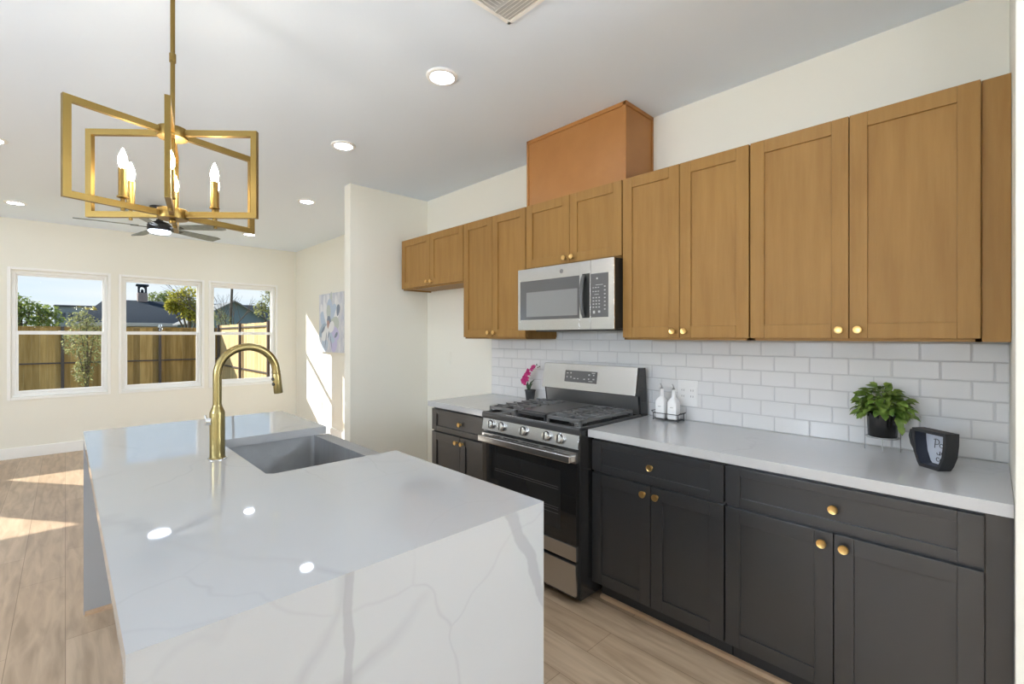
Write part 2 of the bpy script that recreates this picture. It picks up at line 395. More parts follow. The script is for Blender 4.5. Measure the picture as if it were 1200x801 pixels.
    def leaf(s, p, d, up, ln, w, mi=0, curl=0.15):
        """a leaf blade of two quads pairs with a fold"""
        p = Vector(p); d = Vector(d).normalized(); up = Vector(up); sd = d.cross(up)
        sd = sd.normalized() if sd.length > 1e-4 else d.orthogonal().normalized()
        n = sd.cross(d).normalized()
        m = [p, p + d * ln * 0.35 + n * ln * curl * 0.5, p + d * ln * 0.7 + n * ln * curl * 0.3, p + d * ln - n * ln * curl * 0.5]
        ws = (0.12, 1.0, 0.75)
        C = [s.bm.verts.new(x) for x in m]
        A = [s.bm.verts.new(m[i] + sd * w * 0.5 * ws[i] + n * w * 0.12) for i in range(3)]
        B = [s.bm.verts.new(m[i] - sd * w * 0.5 * ws[i] + n * w * 0.12) for i in range(3)]
        fs = []
        for i in range(2):
            fs += [s.bm.faces.new((C[i], C[i + 1], A[i + 1], A[i])), s.bm.faces.new((C[i + 1], C[i], B[i], B[i + 1]))]
        fs += [s.bm.faces.new((C[2], C[3], A[2])), s.bm.faces.new((C[3], C[2], B[2]))]
        s._mi(fs, mi)
        return s
    def build(s, name, m, parent=None, org=None, angle=35):
        o = Vector(org) if org is not None else (ORG[parent.name] if parent is not None else Vector((0, 0, 0)))
        for v in s.bm.verts: v.co -= o
        me = bpy.data.meshes.new(name)
        s.bm.to_mesh(me); s.bm.free()
        for x in (m if isinstance(m, (list, tuple)) else [m]): me.materials.append(M[x])
        me.polygons.foreach_set('use_smooth', [True] * len(me.polygons))
        me.set_sharp_from_angle(angle=math.radians(angle))
        ob = bpy.data.objects.new(name, me); COL.objects.link(ob)
        if s.bevelled:
            wm = ob.modifiers.new('weighted_normal', 'WEIGHTED_NORMAL'); wm.keep_sharp = True
        if parent is not None: ob.parent = parent
        else: ob.location = o
        ORG[ob.name] = o
        return ob

def thing(name, loc, label, cat, group=None):
    o = bpy.data.objects.new(name, None); COL.objects.link(o)
    o.location = loc; o.empty_display_size = 0.1; ORG[o.name] = Vector(loc)
    o['label'] = label; o['category'] = cat
    if group: o['group'] = group
    return o
def tag(o, label, cat, group=None):
    o['label'] = label; o['category'] = cat
    if group: o['group'] = group
    return o
def struct(o, label=None, cat='wall'):
    o['kind'] = 'structure'
    if label: o['label'] = label; o['category'] = cat
    return o

# ------------------------------------------------------------------ the room
W = 2.6; WL = 2.66; YF = 7.74; ZC = 2.738; XL = -4.6; YB = -3.4; T = 0.2
YA0, YA1, XA = 3.9154, 4.035, 1.80
struct(MB().box(XL, WL + T, YB, YF + T, -0.12, 0.0).build('floor', 'floor'), 'light oak plank floor of the kitchen and living room', 'floor')
struct(MB().box(XL - T, WL + T, YB - T, YF + T, ZC, ZC + 0.15).build('ceiling', 'ceiling'), 'flat white ceiling over the whole room', 'ceiling')
b = MB(); b.box(W, WL + T, YB, YA1, 0, ZC); b.box(WL, WL + T, YA1, YF + T, 0, ZC)
struct(b.build('wall_right', 'wall'), 'cream wall behind the cabinets, running on to the living room', 'wall')
struct(MB().box(XA, W, YA0, YA1, 0, ZC, 0.004).build('wall_alcove', 'wall'), 'cream wall stub closing the fridge alcove', 'wall')
struct(MB().box(1.93, W, -0.17, -0.042, 0, ZC, 0.004).build('wall_near', 'wall'), 'cream wall end at the right edge beside the cabinets', 'wall')
struct(MB().box(XL, W, YB - T, YB, 0, ZC).build('wall_back', 'wall'))

WZ0, WZ1 = 0.695, 2.155
FARW = [(-0.445, 0.385), (0.52, 1.385), (1.497, 2.35), (-1.375, -0.56), (-2.98, -2.145), (-3.95, -3.12)]
def wall_with_holes(ax0, ax1, holes, put, name, lab=None):
    b = MB(); hs = sorted(holes); x = ax0
    for h in hs:
        put(b, x, h[0], 0, ZC); put(b, h[0], h[1], 0, h[2]); put(b, h[0], h[1], h[3], ZC); x = h[1]
    put(b, x, ax1, 0, ZC)
    return struct(b.build(name, 'wall'), lab, 'wall')
wall_with_holes(XL, WL, [(a, c, WZ0, WZ1) for a, c in FARW], lambda b, a, c, z0, z1: b.box(a, c, YF, YF + T, z0, z1), 'wall_far', 'cream far wall of the living room with the row of windows')
LEFTW = [(-2.6, -0.2), (0.8, 3.2), (4.2, 6.6)]  # unseen wide windows, added to let in soft daylight
wall_with_holes(YB, YF + T, [(a, c, 0.08, 2.2) for a, c in LEFTW], lambda b, a, c, z0, z1: b.box(XL - T, XL, a, c, z0, z1), 'wall_left')

def sash_window(i, a, c, lab):
    """double-hung window in the far wall"""
    y0, y1 = YF + 0.035, YF + 0.095
    b = MB(); f = 0.036; zm = 1.435
    b.box(a, c, y0, y1, WZ0, WZ0 + f, 0.004); b.box(a, c, y0, y1, WZ1 - f, WZ1, 0.004)
    b.box(a, a + f, y0, y1, WZ0 + f, WZ1 - f, 0.004); b.box(c - f, c, y0, y1, WZ0 + f, WZ1 - f, 0.004)
    o = b.build('window_%d' % i, 'vinyl')
    struct(o, lab, 'window')
    cs = MB(); t = 0.03
    for q in ((a - t, a - 0.0005, WZ0 - t, WZ1 + t), (c + 0.0005, c + t, WZ0 - t, WZ1 + t), (a, c, WZ1 + 0.0005, WZ1 + t), (a, c, WZ0 - t, WZ0 - 0.0005)):
        cs.box(q[0], q[1], YF - 0.012, YF - 0.0005, q[2], q[3], 0.003)
    struct(cs.build('window_%d_casing' % i, 'trim', o))
    lo = MB(); up = MB(); s = 0.022
    ya, yb = y0 + 0.004, y0 + 0.03
    for q in ((a + f, c - f, WZ0 + f, WZ0 + f + s + 0.012), (a + f, c - f, zm - 0.02, zm + 0.022), (a + f, a + f + s, WZ0 + f + s + 0.012, zm - 0.02), (c - f - s, c - f, WZ0 + f + s + 0.012, zm - 0.02)):
        lo.box(q[0], q[1], ya, yb, q[2], q[3], 0.003)
    lo.box((a + c) / 2 - 0.03, (a + c) / 2 + 0.03, ya - 0.012, ya + 0.004, zm + 0.016, zm + 0.026, 0.003)
    struct(lo.build('lower_sash', 'vinyl', o))
    ya, yb = y0 + 0.032, y0 + 0.056
    for q in ((a + f, c - f, WZ1 - f - s, WZ1 - f), (a + f, c - f, zm - 0.018, zm + 0.018), (a + f, a + f + s * 0.6, zm + 0.018, WZ1 - f - s), (c - f - s * 0.6, c - f, zm + 0.018, WZ1 - f - s)):
        up.box(q[0], q[1], ya, yb, q[2], q[3], 0.003)
    struct(up.build('upper_sash', 'vinyl', o))
    g = MB(); g.box(a + f, c - f, y0 + 0.015, y0 + 0.019, WZ0 + f, zm); g.box(a + f, c - f, y0 + 0.042, y0 + 0.046, zm, WZ1 - f)
    struct(g.build('glass_pane', 'pane', o))
wl = ['white double-hung window at the left of the far wall, tree and fence outside', 'white double-hung window in the middle of the row, chimney outside',
      'white double-hung window nearest the corner, behind the faucet arch', None, None, None]
for i, (a, c) in enumerate(FARW): sash_window(i + 1, a, c, wl[i])
for i, (a, c) in enumerate(LEFTW):
    b = MB(); x0, x1 = XL - 0.14, XL - 0.08
    for q in ((a, c, 0.08, 0.15), (a, c, 2.13, 2.2), (a, a + 0.07, 0.08, 2.2), (c - 0.07, c, 0.08, 2.2), ((a + c) / 2 - 0.05, (a + c) / 2 + 0.05, 0.08, 2.2)):
        b.box(x0, x1, q[0], q[1], q[2], q[3], 0.004)
    o = struct(b.build('window_%d' % (i + 7), 'vinyl'))
    struct(MB().box(XL - 0.115, XL - 0.11, a + 0.05, c - 0.05, 0.12, 2.16).build('glass_pane', 'pane', o))

b = MB(); b.box(XL, WL, YF - 0.014, YF, 0, 0.125, 0.004)
struct(b.build('baseboard_far', 'trim'), 'white baseboard along the far window wall', 'baseboard')
struct(MB().box(WL - 0.014, WL, YA1, YF - 0.014, 0, 0.125, 0.004).build('baseboard_right', 'trim'))

# subway tiles: one bevelled tile at a time, in one mesh, with grout behind
TX0, TX1 = 2.585, W
b = MB(); b.box(TX0 + 0.0015, TX1, -0.042, 2.933, 0.914, 1.377, mi=1); b.box(TX0 + 0.0015, TX1, 1.458, 2.215, 1.377, 1.435, mi=1)
ph, pw, g = 0.0763, 0.1545, 0.0016
for row in range(7):
    z0 = 0.914 + row * ph; z1 = z0 + ph - g
    off = -0.0015 if row % 2 == 0 else 0.0615
    k = -2
    while True:
        y0 = off + k * pw; y1 = y0 + pw - g; k += 1
        if y0 > 2.933: break
        lo_y, hi_y = (-0.042, 2.933) if row < 6 else (1.458, 2.215)
        y0, y1 = max(y0, lo_y), min(y1, hi_y)
        if y1 - y0 < 0.006: continue
        zz = min(z1, 1.435)
        if row == 6: zz = 1.434
        m_ = 0.004
        f0 = [(TX0 + 0.003, y0, z0), (TX0 + 0.003, y1, z0), (TX0 + 0.003, y1, zz), (TX0 + 0.003, y0, zz)]
        f1 = [(TX0, y0 + m_, z0 + m_), (TX0, y1 - m_, z0 + m_), (TX0, y1 - m_, zz - m_), (TX0, y0 + m_, zz - m_)]
        if y1 - y0 < 3 * m_: continue
        A = [b.bm.verts.new(p) for p in f0]; B = [b.bm.verts.new(p) for p in f1]
        b.bm.faces.new(B[::-1])
        for i in range(4): b.bm.faces.new((A[i], B[i], B[(i + 1) % 4], A[(i + 1) % 4]))
bmesh.ops.recalc_face_normals(b.bm, faces=b.bm.faces)
struct(b.build('wall_backsplash', ['tile', 'grout'], angle=12), 'white bevelled subway tile backsplash above the counter', 'backsplash')

# ------------------------------------------------------------------ cabinets
def shaker(x, y0, y1, z0, z1, sg=-1, st=0.058, rl=0.058, th=0.020, rec=0.008):
    """shaker front; x = plane of its face, sg = the way it faces along X"""
    b = MB(); xb = x - sg * th
    b.box(x - sg * rec, xb - sg * -0.001, y0 + st - 0.004, y1 - st + 0.004, z0 + rl - 0.004, z1 - rl + 0.004)
    b.box(x, xb, y0, y0 + st, z0, z1, 0.0018); b.box(x, xb, y1 - st, y1, z0, z1, 0.0018)
    b.box(x, xb, y0 + st, y1 - st, z0, z0 + rl, 0.0018); b.box(x, xb, y0 + st, y1 - st, z1 - rl, z1, 0.0018)
    return b
def knob(x, y, z, parent, sg=-1, m='brass'):
    b = MB()
    b.lathe([(0.0085, 0), (0.0085, 0.002), (0.0055, 0.004), (0.0055, 0.013), (0.0125, 0.0165), (0.0158, 0.019), (0.0162, 0.023), (0.0148, 0.0255), (0.0132, 0.0248), (0.0, 0.0252)], (x, y, z), (sg, 0, 0), 24)
    return b.build('knob', m, parent)

def upper(y0, y1, z0, zt, label, nd=2, kz=0.034, filler=None, xd=2.265):
    t = thing('wall_cabinet', (2.43, (y0 + y1) / 2, z0), label, 'cabinet', 'honey maple wall cabinets')
    b = MB(); b.box(2.2855, W - 0.001 if z0 > 1.5 and False else W - 0.001, y0, y1, z0 + 0.012, zt, 0.001)
    # bottom rim: sides and front rail reach below the bottom panel
    b.box(2.2855, W - 0.016, y0, y0 + 0.016, z0, z0 + 0.014); b.box(2.2855, W - 0.016, y1 - 0.016, y1, z0, z0 + 0.014); b.box(2.2855, 2.303, y0, y1, z0, z0 + 0.014)
    if filler: b.box(2.2855, 2.305, filler[0], filler[1], z0, zt, 0.001)
    b.build('body', 'maple', t)
    ym = (y0 + y1) / 2; g = 0.0022
    for (a, c, ky) in ((y0 + g, ym - g / 2 - 0.0005, ym - 0.031), (ym + g / 2 + 0.0005, y1 - g, ym + 0.031)):
        d = shaker(xd, a, c, z0 + 0.012, zt - 0.001).build('door', 'maple', t)
        knob(xd + 0.0005, ky, z0 + 0.012 + kz, d)
    return t
ZT = 2.281
upper(0.029, 0.777, 1.377, ZT, 'wide wooden wall cabinet with filler strip beside the right wall end', filler=(-0.041, 0.0285))
upper(0.780, 1.4535, 1.377, ZT, 'tall wooden wall cabinet right of the microwave')
upper(1.4575, 2.2165, 1.842, ZT, 'short wooden wall cabinet directly above the microwave')
upper(2.2195, 2.9055, 1.377, ZT, 'tall narrow wooden wall cabinet left of the microwave')
upper(2.9085, 3.84, 1.822, ZT, 'low wooden wall cabinet over the empty fridge alcove')

# vent chase above the microwave cabinet
t = thing('vent_cover_box', (2.44, 1.842, ZT), 'plain wooden box reaching the ceiling above the microwave cabinet', 'box')
b = MB(); b.box(2.30, W - 0.001, 1.4555, 2.2275, ZT + 0.001, ZC - 0.002, 0.0015); b.build('panel', 'maple_h', t)
b = MB()
b.box(2.292, 2.302, 1.448, 2.235, ZC - 0.024, ZC - 0.001, 0.002); b.box(2.292, W - 0.001, 1.4465, 1.457, ZC - 0.024, ZC - 0.001, 0.002)
b.box(2.292, 2.302, 1.448, 1.468, ZT + 0.002, ZC - 0.001, 0.002); b.box(2.292, 2.302, 2.218, 2.235, ZT + 0.002, ZC - 0.001, 0.002)
b.box(W - 0.016, W - 0.001, 1.4465, 1.457, ZT + 0.002, ZC - 0.002, 0.002)
b.build('edge_trim', 'maple_h', t)

def base(y0, y1, label, filler=None, m='charcoal'):
    xd = 1.985
    t = thing('base_cabinet', (2.29, (y0 + y1) / 2, 0), label, 'cabinet', 'charcoal base cabinets')
    b = MB(); b.box(2.0055, W - 0.001, y0, y1, 0.112, 0.8735, 0.001)
    if filler: b.box(2.0055, 2.03, filler[0], filler[1], 0.0, 0.8735, 0.001)
    b.build('body', m, t)
    MB().box(2.078, 2.10, y0 + 0.001, y1 - 0.001, 0.0, 0.1125).build('toe_kick', 'toe', t)
    g = 0.0022; ym = (y0 + y1) / 2
    d = shaker(xd, y0 + g, y1 - g, 0.701, 0.857, rl=0.034).build('drawer', m, t)
    knob(xd + 0.0095, ym, 0.777, d)
    for (a, c, ky) in ((y0 + g, ym - g / 2 - 0.0005, ym - 0.033), (ym + g / 2 + 0.0005, y1 - g, ym + 0.033)):
        d = shaker(xd, a, c, 0.118, 0.688).build('door', m, t)
        knob(xd + 0.0005, ky, 0.648, d)
    return t
base(0.018, 0.780, 'wide charcoal base cabinet beside the right wall end', filler=(-0.041, 0.0175))
base(0.783, 1.4605, 'charcoal base cabinet just right of the range')
base(2.243, 2.931, 'small charcoal base cabinet left of the range by the alcove')
b = MB()
for (a, c) in ((-0.041, 1.4605), (2.243, 2.931)):
    b.prism([(2.0775, a, 0.0), (2.060, a, 0.0), (2.0612, a, 0.009), (2.066, a, 0.0155), (2.0775, a, 0.0185)], (0, c - a, 0))
struct(b.build('trim_1', 'oak_trim'), 'oak quarter-round at the foot of the base cabinets', 'trim')

def counter(y0, y1, label):
    o = MB().box(1.9558, TX0 - 0.0005 if y1 < 2.0 else TX0 - 0.0005, y0, y1, 0.8745, 0.914, 0.0025).build('countertop', 'quartz_c', org=(2.27, (y0 + y1) / 2, 0.8745))
    return tag(o, label, 'countertop', 'quartz countertops on the charcoal cabinets')
counter(-0.0415, 1.4635, 'long white quartz countertop right of the range, plant on it')
counter(2.2395, 2.944, 'short white quartz countertop left of the range, orchid on it')

# ------------------------------------------------------------------ range
RY0, RY1 = 1.4700, 2.2330; RM = (RY0 + RY1) / 2
t = thing('gas_range', (2.23, RM, 0), 'stainless gas range with black oven door between the charcoal cabinets', 'stove')
b = MB(); b.box(1.905, 2.572, RY0, RY1, 0.035, 0.905, 0.003)
for x in (1.98, 2.5):
    for y in (RY0 + 0.06, RY1 - 0.06): b.cyl((x, y, 0), (x, y, 0.036), 0.018)
b.build('body', 'black_enamel', t)
# drawer
d = MB(); d.box(1.876, 1.9045, RY0 + 0.012, RY1 - 0.012, 0.060, 0.226, 0.004); d.build('storage_drawer', 'steel', t)
# oven door
dr = MB(); dr.box(1.882, 1.9045, RY0 + 0.010, RY1 - 0.010, 0.318, 0.742, 0.002); dr = dr.build('oven_door', 'black_glass', t)
b = MB(); b.box(1.8785, 1.9045, RY0 + 0.010, RY1 - 0.010, 0.2395, 0.3175, 0.003); b.build('lower_band', 'steel', dr)
b = MB(); b.box(1.8785, 1.9045, RY0 + 0.010, RY1 - 0.010, 0.7425, 0.800, 0.003); b.build('upper_band', 'steel', dr)
b = MB(); b.box(1.8812, 1.8825, RY0 + 0.115, RY1 - 0.115, 0.375, 0.690, 0.0005)
b.build('oven_window', 'oven_window', dr)
b = MB()
for z, n in ((0.585, 2), (0.475, 2), (0.455, 1)):
    for k in range(n): b.tube([(1.8812, RY0 + 0.13, z + 0.012 * k), (1.8812, RY1 - 0.13, z + 0.012 * k)], 0.0014, 6)
b.build('oven_rack', 'grey_enamel', dr)
b = MB()
for (a, c) in ((0.16, 0.235), (0.27, 0.40), (0.43, 0.555), (0.585, 0.65)):
    b.box(1.8765, 1.8795, RY0 + a, RY0 + c, 0.7895, 0.7945)
b.build('vent_slot', 'black_enamel', dr)
b = MB(); b.box(1.848, 1.860, RY0 + 0.03, RY1 - 0.003, 0.746, 0.784, 0.006, seg=3)
b.box(1.857, 1.880, RY0 + 0.03, RY0 + 0.052, 0.748, 0.780, 0.003); b.box(1.857, 1.880, RY1 - 0.03, RY1 - 0.008, 0.748, 0.780, 0.003)
b.build('handle', 'steel', dr)
# control panel, sloping
b = MB(); b.prism([(1.884, RY0 + 0.004, 0.816), (1.9045, RY0 + 0.004, 0.816), (1.9045, RY0 + 0.004, 0.886), (1.897, RY0 + 0.004, 0.886)], (0, RY1 - RY0 - 0.008, 0), bev=0.001)
cp = b.build('control_panel', 'steel', t)
for y in (2.146, 2.050, 1.866, 1.688, 1.594):
    kz, kx = 0.8545, 1.8905
    b = MB(); ax = Vector((-1, 0, 0.19)).normalized()
    b.lathe([(0.0285, 0), (0.0285, 0.003), (0.0255, 0.005), (0.0245, 0.018), (0.021, 0.023), (0, 0.0235)], (kx, y, kz), ax, 24)
    p = Vector((kx, y, kz)) + ax * 0.019
    b.bar(p + Vector((0, 0, -0.023)), p + Vector((0.003, 0, 0.023)), 0.013, 0.018, up=ax, bev=0.002)
    b.build('knob', 'chrome', cp)
# cooktop
b = MB()
b.prism([(1.893, RY0, 0.8875), (1.887, RY0, 0.900), (1.889, RY0, 0.917), (1.900, RY0, 0.926), (1.925, RY0, 0.922), (1.945, RY0, 0.914), (2.50, RY0, 0.914), (2.50, RY0, 0.9055), (1.906, RY0, 0.9055), (1.906, RY0, 0.8875)], (0, RY1 - RY0, 0))
b.box(1.90, 2.50, RY0, RY0 + 0.018, 0.906, 0.926, 0.003); b.box(1.90, 2.50, RY1 - 0.018, RY1, 0.906, 0.926, 0.003)
ct = b.build('cooktop', 'grey_enamel', t)
MB().box(1.928, 2.470, RY0 + 0.019, RY1 - 0.019, 0.9135, 0.9158, 0.0008).build('burner_pan', 'black_enamel', ct)
b = MB(); random.seed(5)
yy = RM + 0.17
while yy > RM - 0.16:
    w_ = random.choice((0.006, 0.009, 0.012)); b.box(1.8965, 1.9000, yy - w_, yy, 0.9235, 0.9262); yy -= w_ + random.choice((0.003, 0.004, 0.009))
b.build('lettering', 'marks', ct)
def grate(y0, y1, label=None, plate=False):
    b = MB(); x0, x1 = 1.932, 2.44; z0, z1 = 0.940, 0.958; w = 0.015
    b.box(x0, x0 + w, y0, y1, z0, z1, 0.003); b.box(x1 - w, x1, y0, y1, z0, z1, 0.003)
    b.box(x0, x1, y0, y0 + w, z0, z1, 0.003); b.box(x0, x1, y1 - w, y1, z0, z1, 0.003)
    for x in (x0, x1 - w):
        for y in (y0, y1 - w): b.box(x, x + w, y, y + w, 0.914, z1, 0.003)
    ym = (y0 + y1) / 2
    if plate:
        b.box(x0 + 0.03, x1 - 0.02, y0 + w - 0.002, y1 - w + 0.002, 0.950, 0.962, 0.004)
        return b.build('griddle_plate', 'grey_enamel', t)
    b.box(x0, x1, ym - 0.006, ym + 0.006, z0 + 0.003, z1 + 0.004, 0.003)
    n = 7
    for k in range(1, n):
        x = x0 + (x1 - x0) * k / n
        for (a, c) in ((y0 + 0.005, ym - 0.028), (ym + 0.028, y1 - 0.005)):
            b.prism([(x - 0.006, a, z0 + 0.004), (x + 0.006, a, z0 + 0.004), (x + 0.006, c, z0 + 0.004), (x - 0.006, c, z0 + 0.004)], (0, 0, 0.021))
    for x in (x0 + 0.135, x1 - 0.135):
        b.bar((x - 0.07, y0 + 0.03, z1 - 0.003), (x + 0.07, y1 - 0.03, z1 - 0.003), 0.009, 0.012)
        b.bar((x - 0.07, y1 - 0.03, z1 - 0.003), (x + 0.07, y0 + 0.03, z1 - 0.003), 0.009, 0.012)
    return b.build('grate', 'cast_iron', t)
grate(RY0 + 0.02, RY0 + 0.262); grate(RY1 - 0.262, RY1 - 0.02); grate(RY0 + 0.268, RY1 - 0.268, plate=True)
for x in (2.065, 2.305):
    for y in (RY0 + 0.141, RY1 - 0.141):
        b = MB(); b.lathe([(0.05, 0), (0.05, 0.006), (0.036, 0.008), (0.036, 0.016), (0.03, 0.019), (0, 0.0195)], (x, y, 0.9135), (0, 0, 1), 24)
        b.build('burner', 'cast_iron', t)
for y in (RY0 + 0.045, RY1 - 0.235): MB().box(1.957, 1.968, y, y + 0.04, 0.914, 0.936, 0.002).build('burner_plate', 'chrome', t)
# backguard
b = MB(); b.prism([(2.498, RY0, 0.9055), (2.478, RY0, 1.035), (2.448, RY0, 1.040), (2.478, RY0, 1.205), (2.545, RY0, 1.205), (2.572, RY0, 0.9055)], (0, RY1 - RY0, 0), bev=0.001)
bg = b.build('backguard', 'black_enamel', t)
b = MB(); b.prism([(2.4445, RY0 + 0.012, 1.040), (2.4490, RY0 + 0.012, 1.040), (2.4795, RY0 + 0.012, 1.2075), (2.4750, RY0 + 0.012, 1.2075)], (0, RY1 - RY0 - 0.016, 0), bev=0.001)
b.box(2.476, 2.50, RY0 + 0.012, RY1 - 0.004, 1.2045, 1.2085, 0.001)
fp = b.build('front_plate', 'steel', bg)
b = MB(); b.prism([(2.4975, RY0 + 0.014, 0.922), (2.4935, RY0 + 0.014, 0.922), (2.4755, RY0 + 0.014, 1.033), (2.4795, RY0 + 0.014, 1.033)], (0, RY1 - RY0 - 0.028, 0))
b.build('lower_plate', 'dark_steel', bg)
def bgx(z): return 2.4445 + (z - 1.040) * (2.4750 - 2.4445) / 0.1675
b = MB(); b.prism([(bgx(1.090) - 0.0015, 1.768, 1.090), (bgx(1.090) + 0.002, 1.768, 1.090), (bgx(1.166) + 0.002, 1.768, 1.166), (bgx(1.166) - 0.0015, 1.768, 1.166)], (0, 0.264, 0))
b.build('display', 'panel_grey', bg)
b = MB()
for (u, v, w_, h_) in ((0.05, 0.72, 0.06, 0.07), (0.17, 0.72, 0.04, 0.12), (0.06, 0.36, 0.03, 0.12), (0.18, 0.36, 0.04, 0.12), (0.28, 0.28, 0.07, 0.07), (0.40, 0.28, 0.05, 0.07), (0.60, 0.26, 0.05, 0.09),
                       (0.74, 0.64, 0.05, 0.12), (0.88, 0.64, 0.04, 0.10), (0.74, 0.30, 0.04, 0.10), (0.88, 0.30, 0.05, 0.10), (0.76, 0.13, 0.12, 0.05), (0.84, 0.83, 0.10, 0.07)):
    y = 1.768 + 0.264 * (1 - u); z = 1.090 + 0.076 * v
    b.prism([(bgx(z) - 0.0022, y, z), (bgx(z) + 0.001, y, z), (bgx(z + 0.076 * h_) + 0.001, y, z + 0.076 * h_), (bgx(z + 0.076 * h_) - 0.0022, y, z + 0.076 * h_)], (0, -0.264 * w_, 0))
b.build('lettering', 'marks', bg)

# ------------------------------------------------------------------ microwave
MY0, MY1, MZ0, MZ1 = 1.4585, 2.2145, 1.436, 1.838
t = thing('microwave', (2.4, (MY0 + MY1) / 2, MZ0), 'over-the-range stainless microwave hanging under the short wooden cabinet', 'microwave')
b = MB(); b.box(2.232, 2.584, MY0 + 0.003, MY1 - 0.003, MZ0 + 0.004, MZ1, 0.003); b.build('body', 'dark_plastic', t)
b = MB(); b.box(2.30, 2.52, MY0 + 0.06, MY1 - 0.06, MZ0 - 0.008, MZ0 + 0.006, 0.004); b.build('bottom_grille', 'grey_enamel', t)
YS = 1.618
dr = MB(); dr.box(2.1965, 2.2315, YS + 0.001, MY1, MZ0, MZ1 - 0.002, 0.002); dr = dr.build('door', 'dark_plastic', t)
b = MB()
x0, x1 = 2.1895, 2.199
wy0, wy1, wz0, wz1 = 1.6995, 2.194, 1.503, 1.756
b.box(x0, x1, wy1, MY1, MZ0, MZ1 - 0.002, 0.001); b.box(x0, x1, YS + 0.001, wy0, MZ0, MZ1 - 0.002, 0.001)
b.box(x0, x1, wy0, wy1, MZ0, wz0, 0.001); b.box(x0, x1, wy0, wy1, wz1, MZ1 - 0.002, 0.001)
b.build('door_frame', 'steel', dr)
b = MB(); b.box(x0 + 0.001, x1, wy0 - 0.001, wy1 + 0.001, wz0 - 0.001, wz1 + 0.001); gl = b.build('door_glass', 'micro_glass', dr)
b = MB(); b.box(x0 + 0.0004, x0 + 0.002, 1.715, 2.138, 1.522, 1.682, 0.0004); b.build('screen', 'micro_mesh', dr)
b = MB(); b.lathe([(0.0135, 0), (0.0135, 0.0012), (0.011, 0.0016), (0.0105, 0.0008), (0, 0.0008)], (x0, 1.837, 1.795), (-1, 0, 0), 20); b.tube([(x0 - 0.001, 1.842, 1.797), (x0 - 0.001, 1.838, 1.800), (x0 - 0.001, 1.835, 1.795), (x0 - 0.001, 1.840, 1.790), (x0 - 0.001, 1.832, 1.791)], 0.0011, 6)
b.build('emblem', 'emblem_grey', dr)
# handle: dark recess with a bowed bar
b = MB(); b.box(x0 - 0.0008, x0 + 0.002, 1.624, 1.679, 1.503, 1.762, 0.0005); b.build('handle_recess', 'dark_plastic', dr)
b = MB(); pts = [(x0 - 0.004 - 0.026 * math.sin(PI * min(1, max(0, k / 12))) ** 0.5, 1.664, 1.512 + 0.238 * k / 12) for k in range(13)]
b.tube(pts, [0.010] + [0.0115] * 11 + [0.010], 10); b.build('handle', 'handle_grey', dr)
b = MB()
b.box(2.1895, 2.199, MY0, YS - 0.001, MZ0, MZ1 - 0.002, 0.001)
fr = b.build('control_frame', 'steel', t)
b = MB(); b.box(2.199, 2.2315, MY0 + 0.0005, YS - 0.001, MZ0 + 0.0005, MZ1 - 0.0025, 0.001); b.build('control_housing', 'dark_plastic', fr)
b = MB(); b.box(2.1882, 2.191, 1.496, 1.6165, 1.505, 1.756, 0.001); b.build('control_panel', 'panel_grey', fr)
b = MB(); px = 2.1874
def key(y, z, w_, h_): b.box(px, px + 0.0015, y - w_ / 2, y + w_ / 2, z - h_ / 2, z + h_ / 2)
for r_ in range(4):
    for c_ in range(3): key(1.597 - c_ * 0.020, 1.617 - r_ * 0.018, 0.010, 0.006)
for r_ in range(7): key(1.519, 1.679 - r_ * 0.0215, 0.010, 0.006)
for r_ in range(2):
    for c_ in range(3): key(1.598 - c_ * 0.018, 1.675 - r_ * 0.022, 0.012 if c_ == 1 else 0.008, 0.004)
key(1.556, 1.690, 0.05, 0.0025); key(1.575, 1.636, 0.03, 0.0025); key(1.572, 1.727, 0.009, 0.009); key(1.593, 1.535, 0.014, 0.016); key(1.557, 1.537, 0.014, 0.012)
b.build('lettering', 'marks', fr)

# ------------------------------------------------------------------ island
IX0, IX1, IY0, IY1 = 0.0658, 1.0085, 0.9137, 3.199
SX0, SX1, SY0, SY1 = 0.508, 1.0085, 1.756, 2.486
t = thing('kitchen_island', ((IX0 + IX1) / 2, (IY0 + IY1) / 2, 0), 'white marbled quartz waterfall island with sink, in the middle of the kitchen', 'island')
b = MB(); z0, z1 = 0.8745, 0.914
# worktop notched for the apron sink, outline extruded
b.prism([(IX0, IY0, z0), (IX1, IY0, z0), (IX1, SY0, z0), (SX0 + 0.02, SY0, z0), (SX0, SY0 + 0.02, z0), (SX0, SY1 - 0.02, z0), (SX0 + 0.02, SY1, z0), (IX1, SY1, z0), (IX1, IY1, z0), (IX0, IY1, z0)], (0, 0, z1 - z0))
for v in b.bm.verts:      # mitred ends
    if v.co.z < z0 + 0.001 and v.co.y < IY0 + 0.001: v.co.y += 0.0385
    if v.co.z < z0 + 0.001 and v.co.y > IY1 - 0.001: v.co.y -= 0.0385
b.build('worktop', 'quartz', t)
MB().prism([(IX0, IY0, 0), (IX0, IY0 + 0.0384, 0), (IX0, IY0 + 0.0384, z0), (IX0, IY0, z1 - 0.0001)], (IX1 - IX0, 0, 0)).build('waterfall_panel', 'quartz_front', t)
MB().prism([(IX0, IY1, 0), (IX0, IY1 - 0.0384, 0), (IX0, IY1 - 0.0384, z0), (IX0, IY1, z1 - 0.0001)], (IX1 - IX0, 0, 0)).build('waterfall_panel', 'quartz', t)
b = MB()
b.box(0.36, 0.965, IY0 + 0.039, SY0 - 0.014, 0.10, 0.874); b.box(0.36, 0.965, SY1 + 0.014, IY1 - 0.039, 0.10, 0.874)
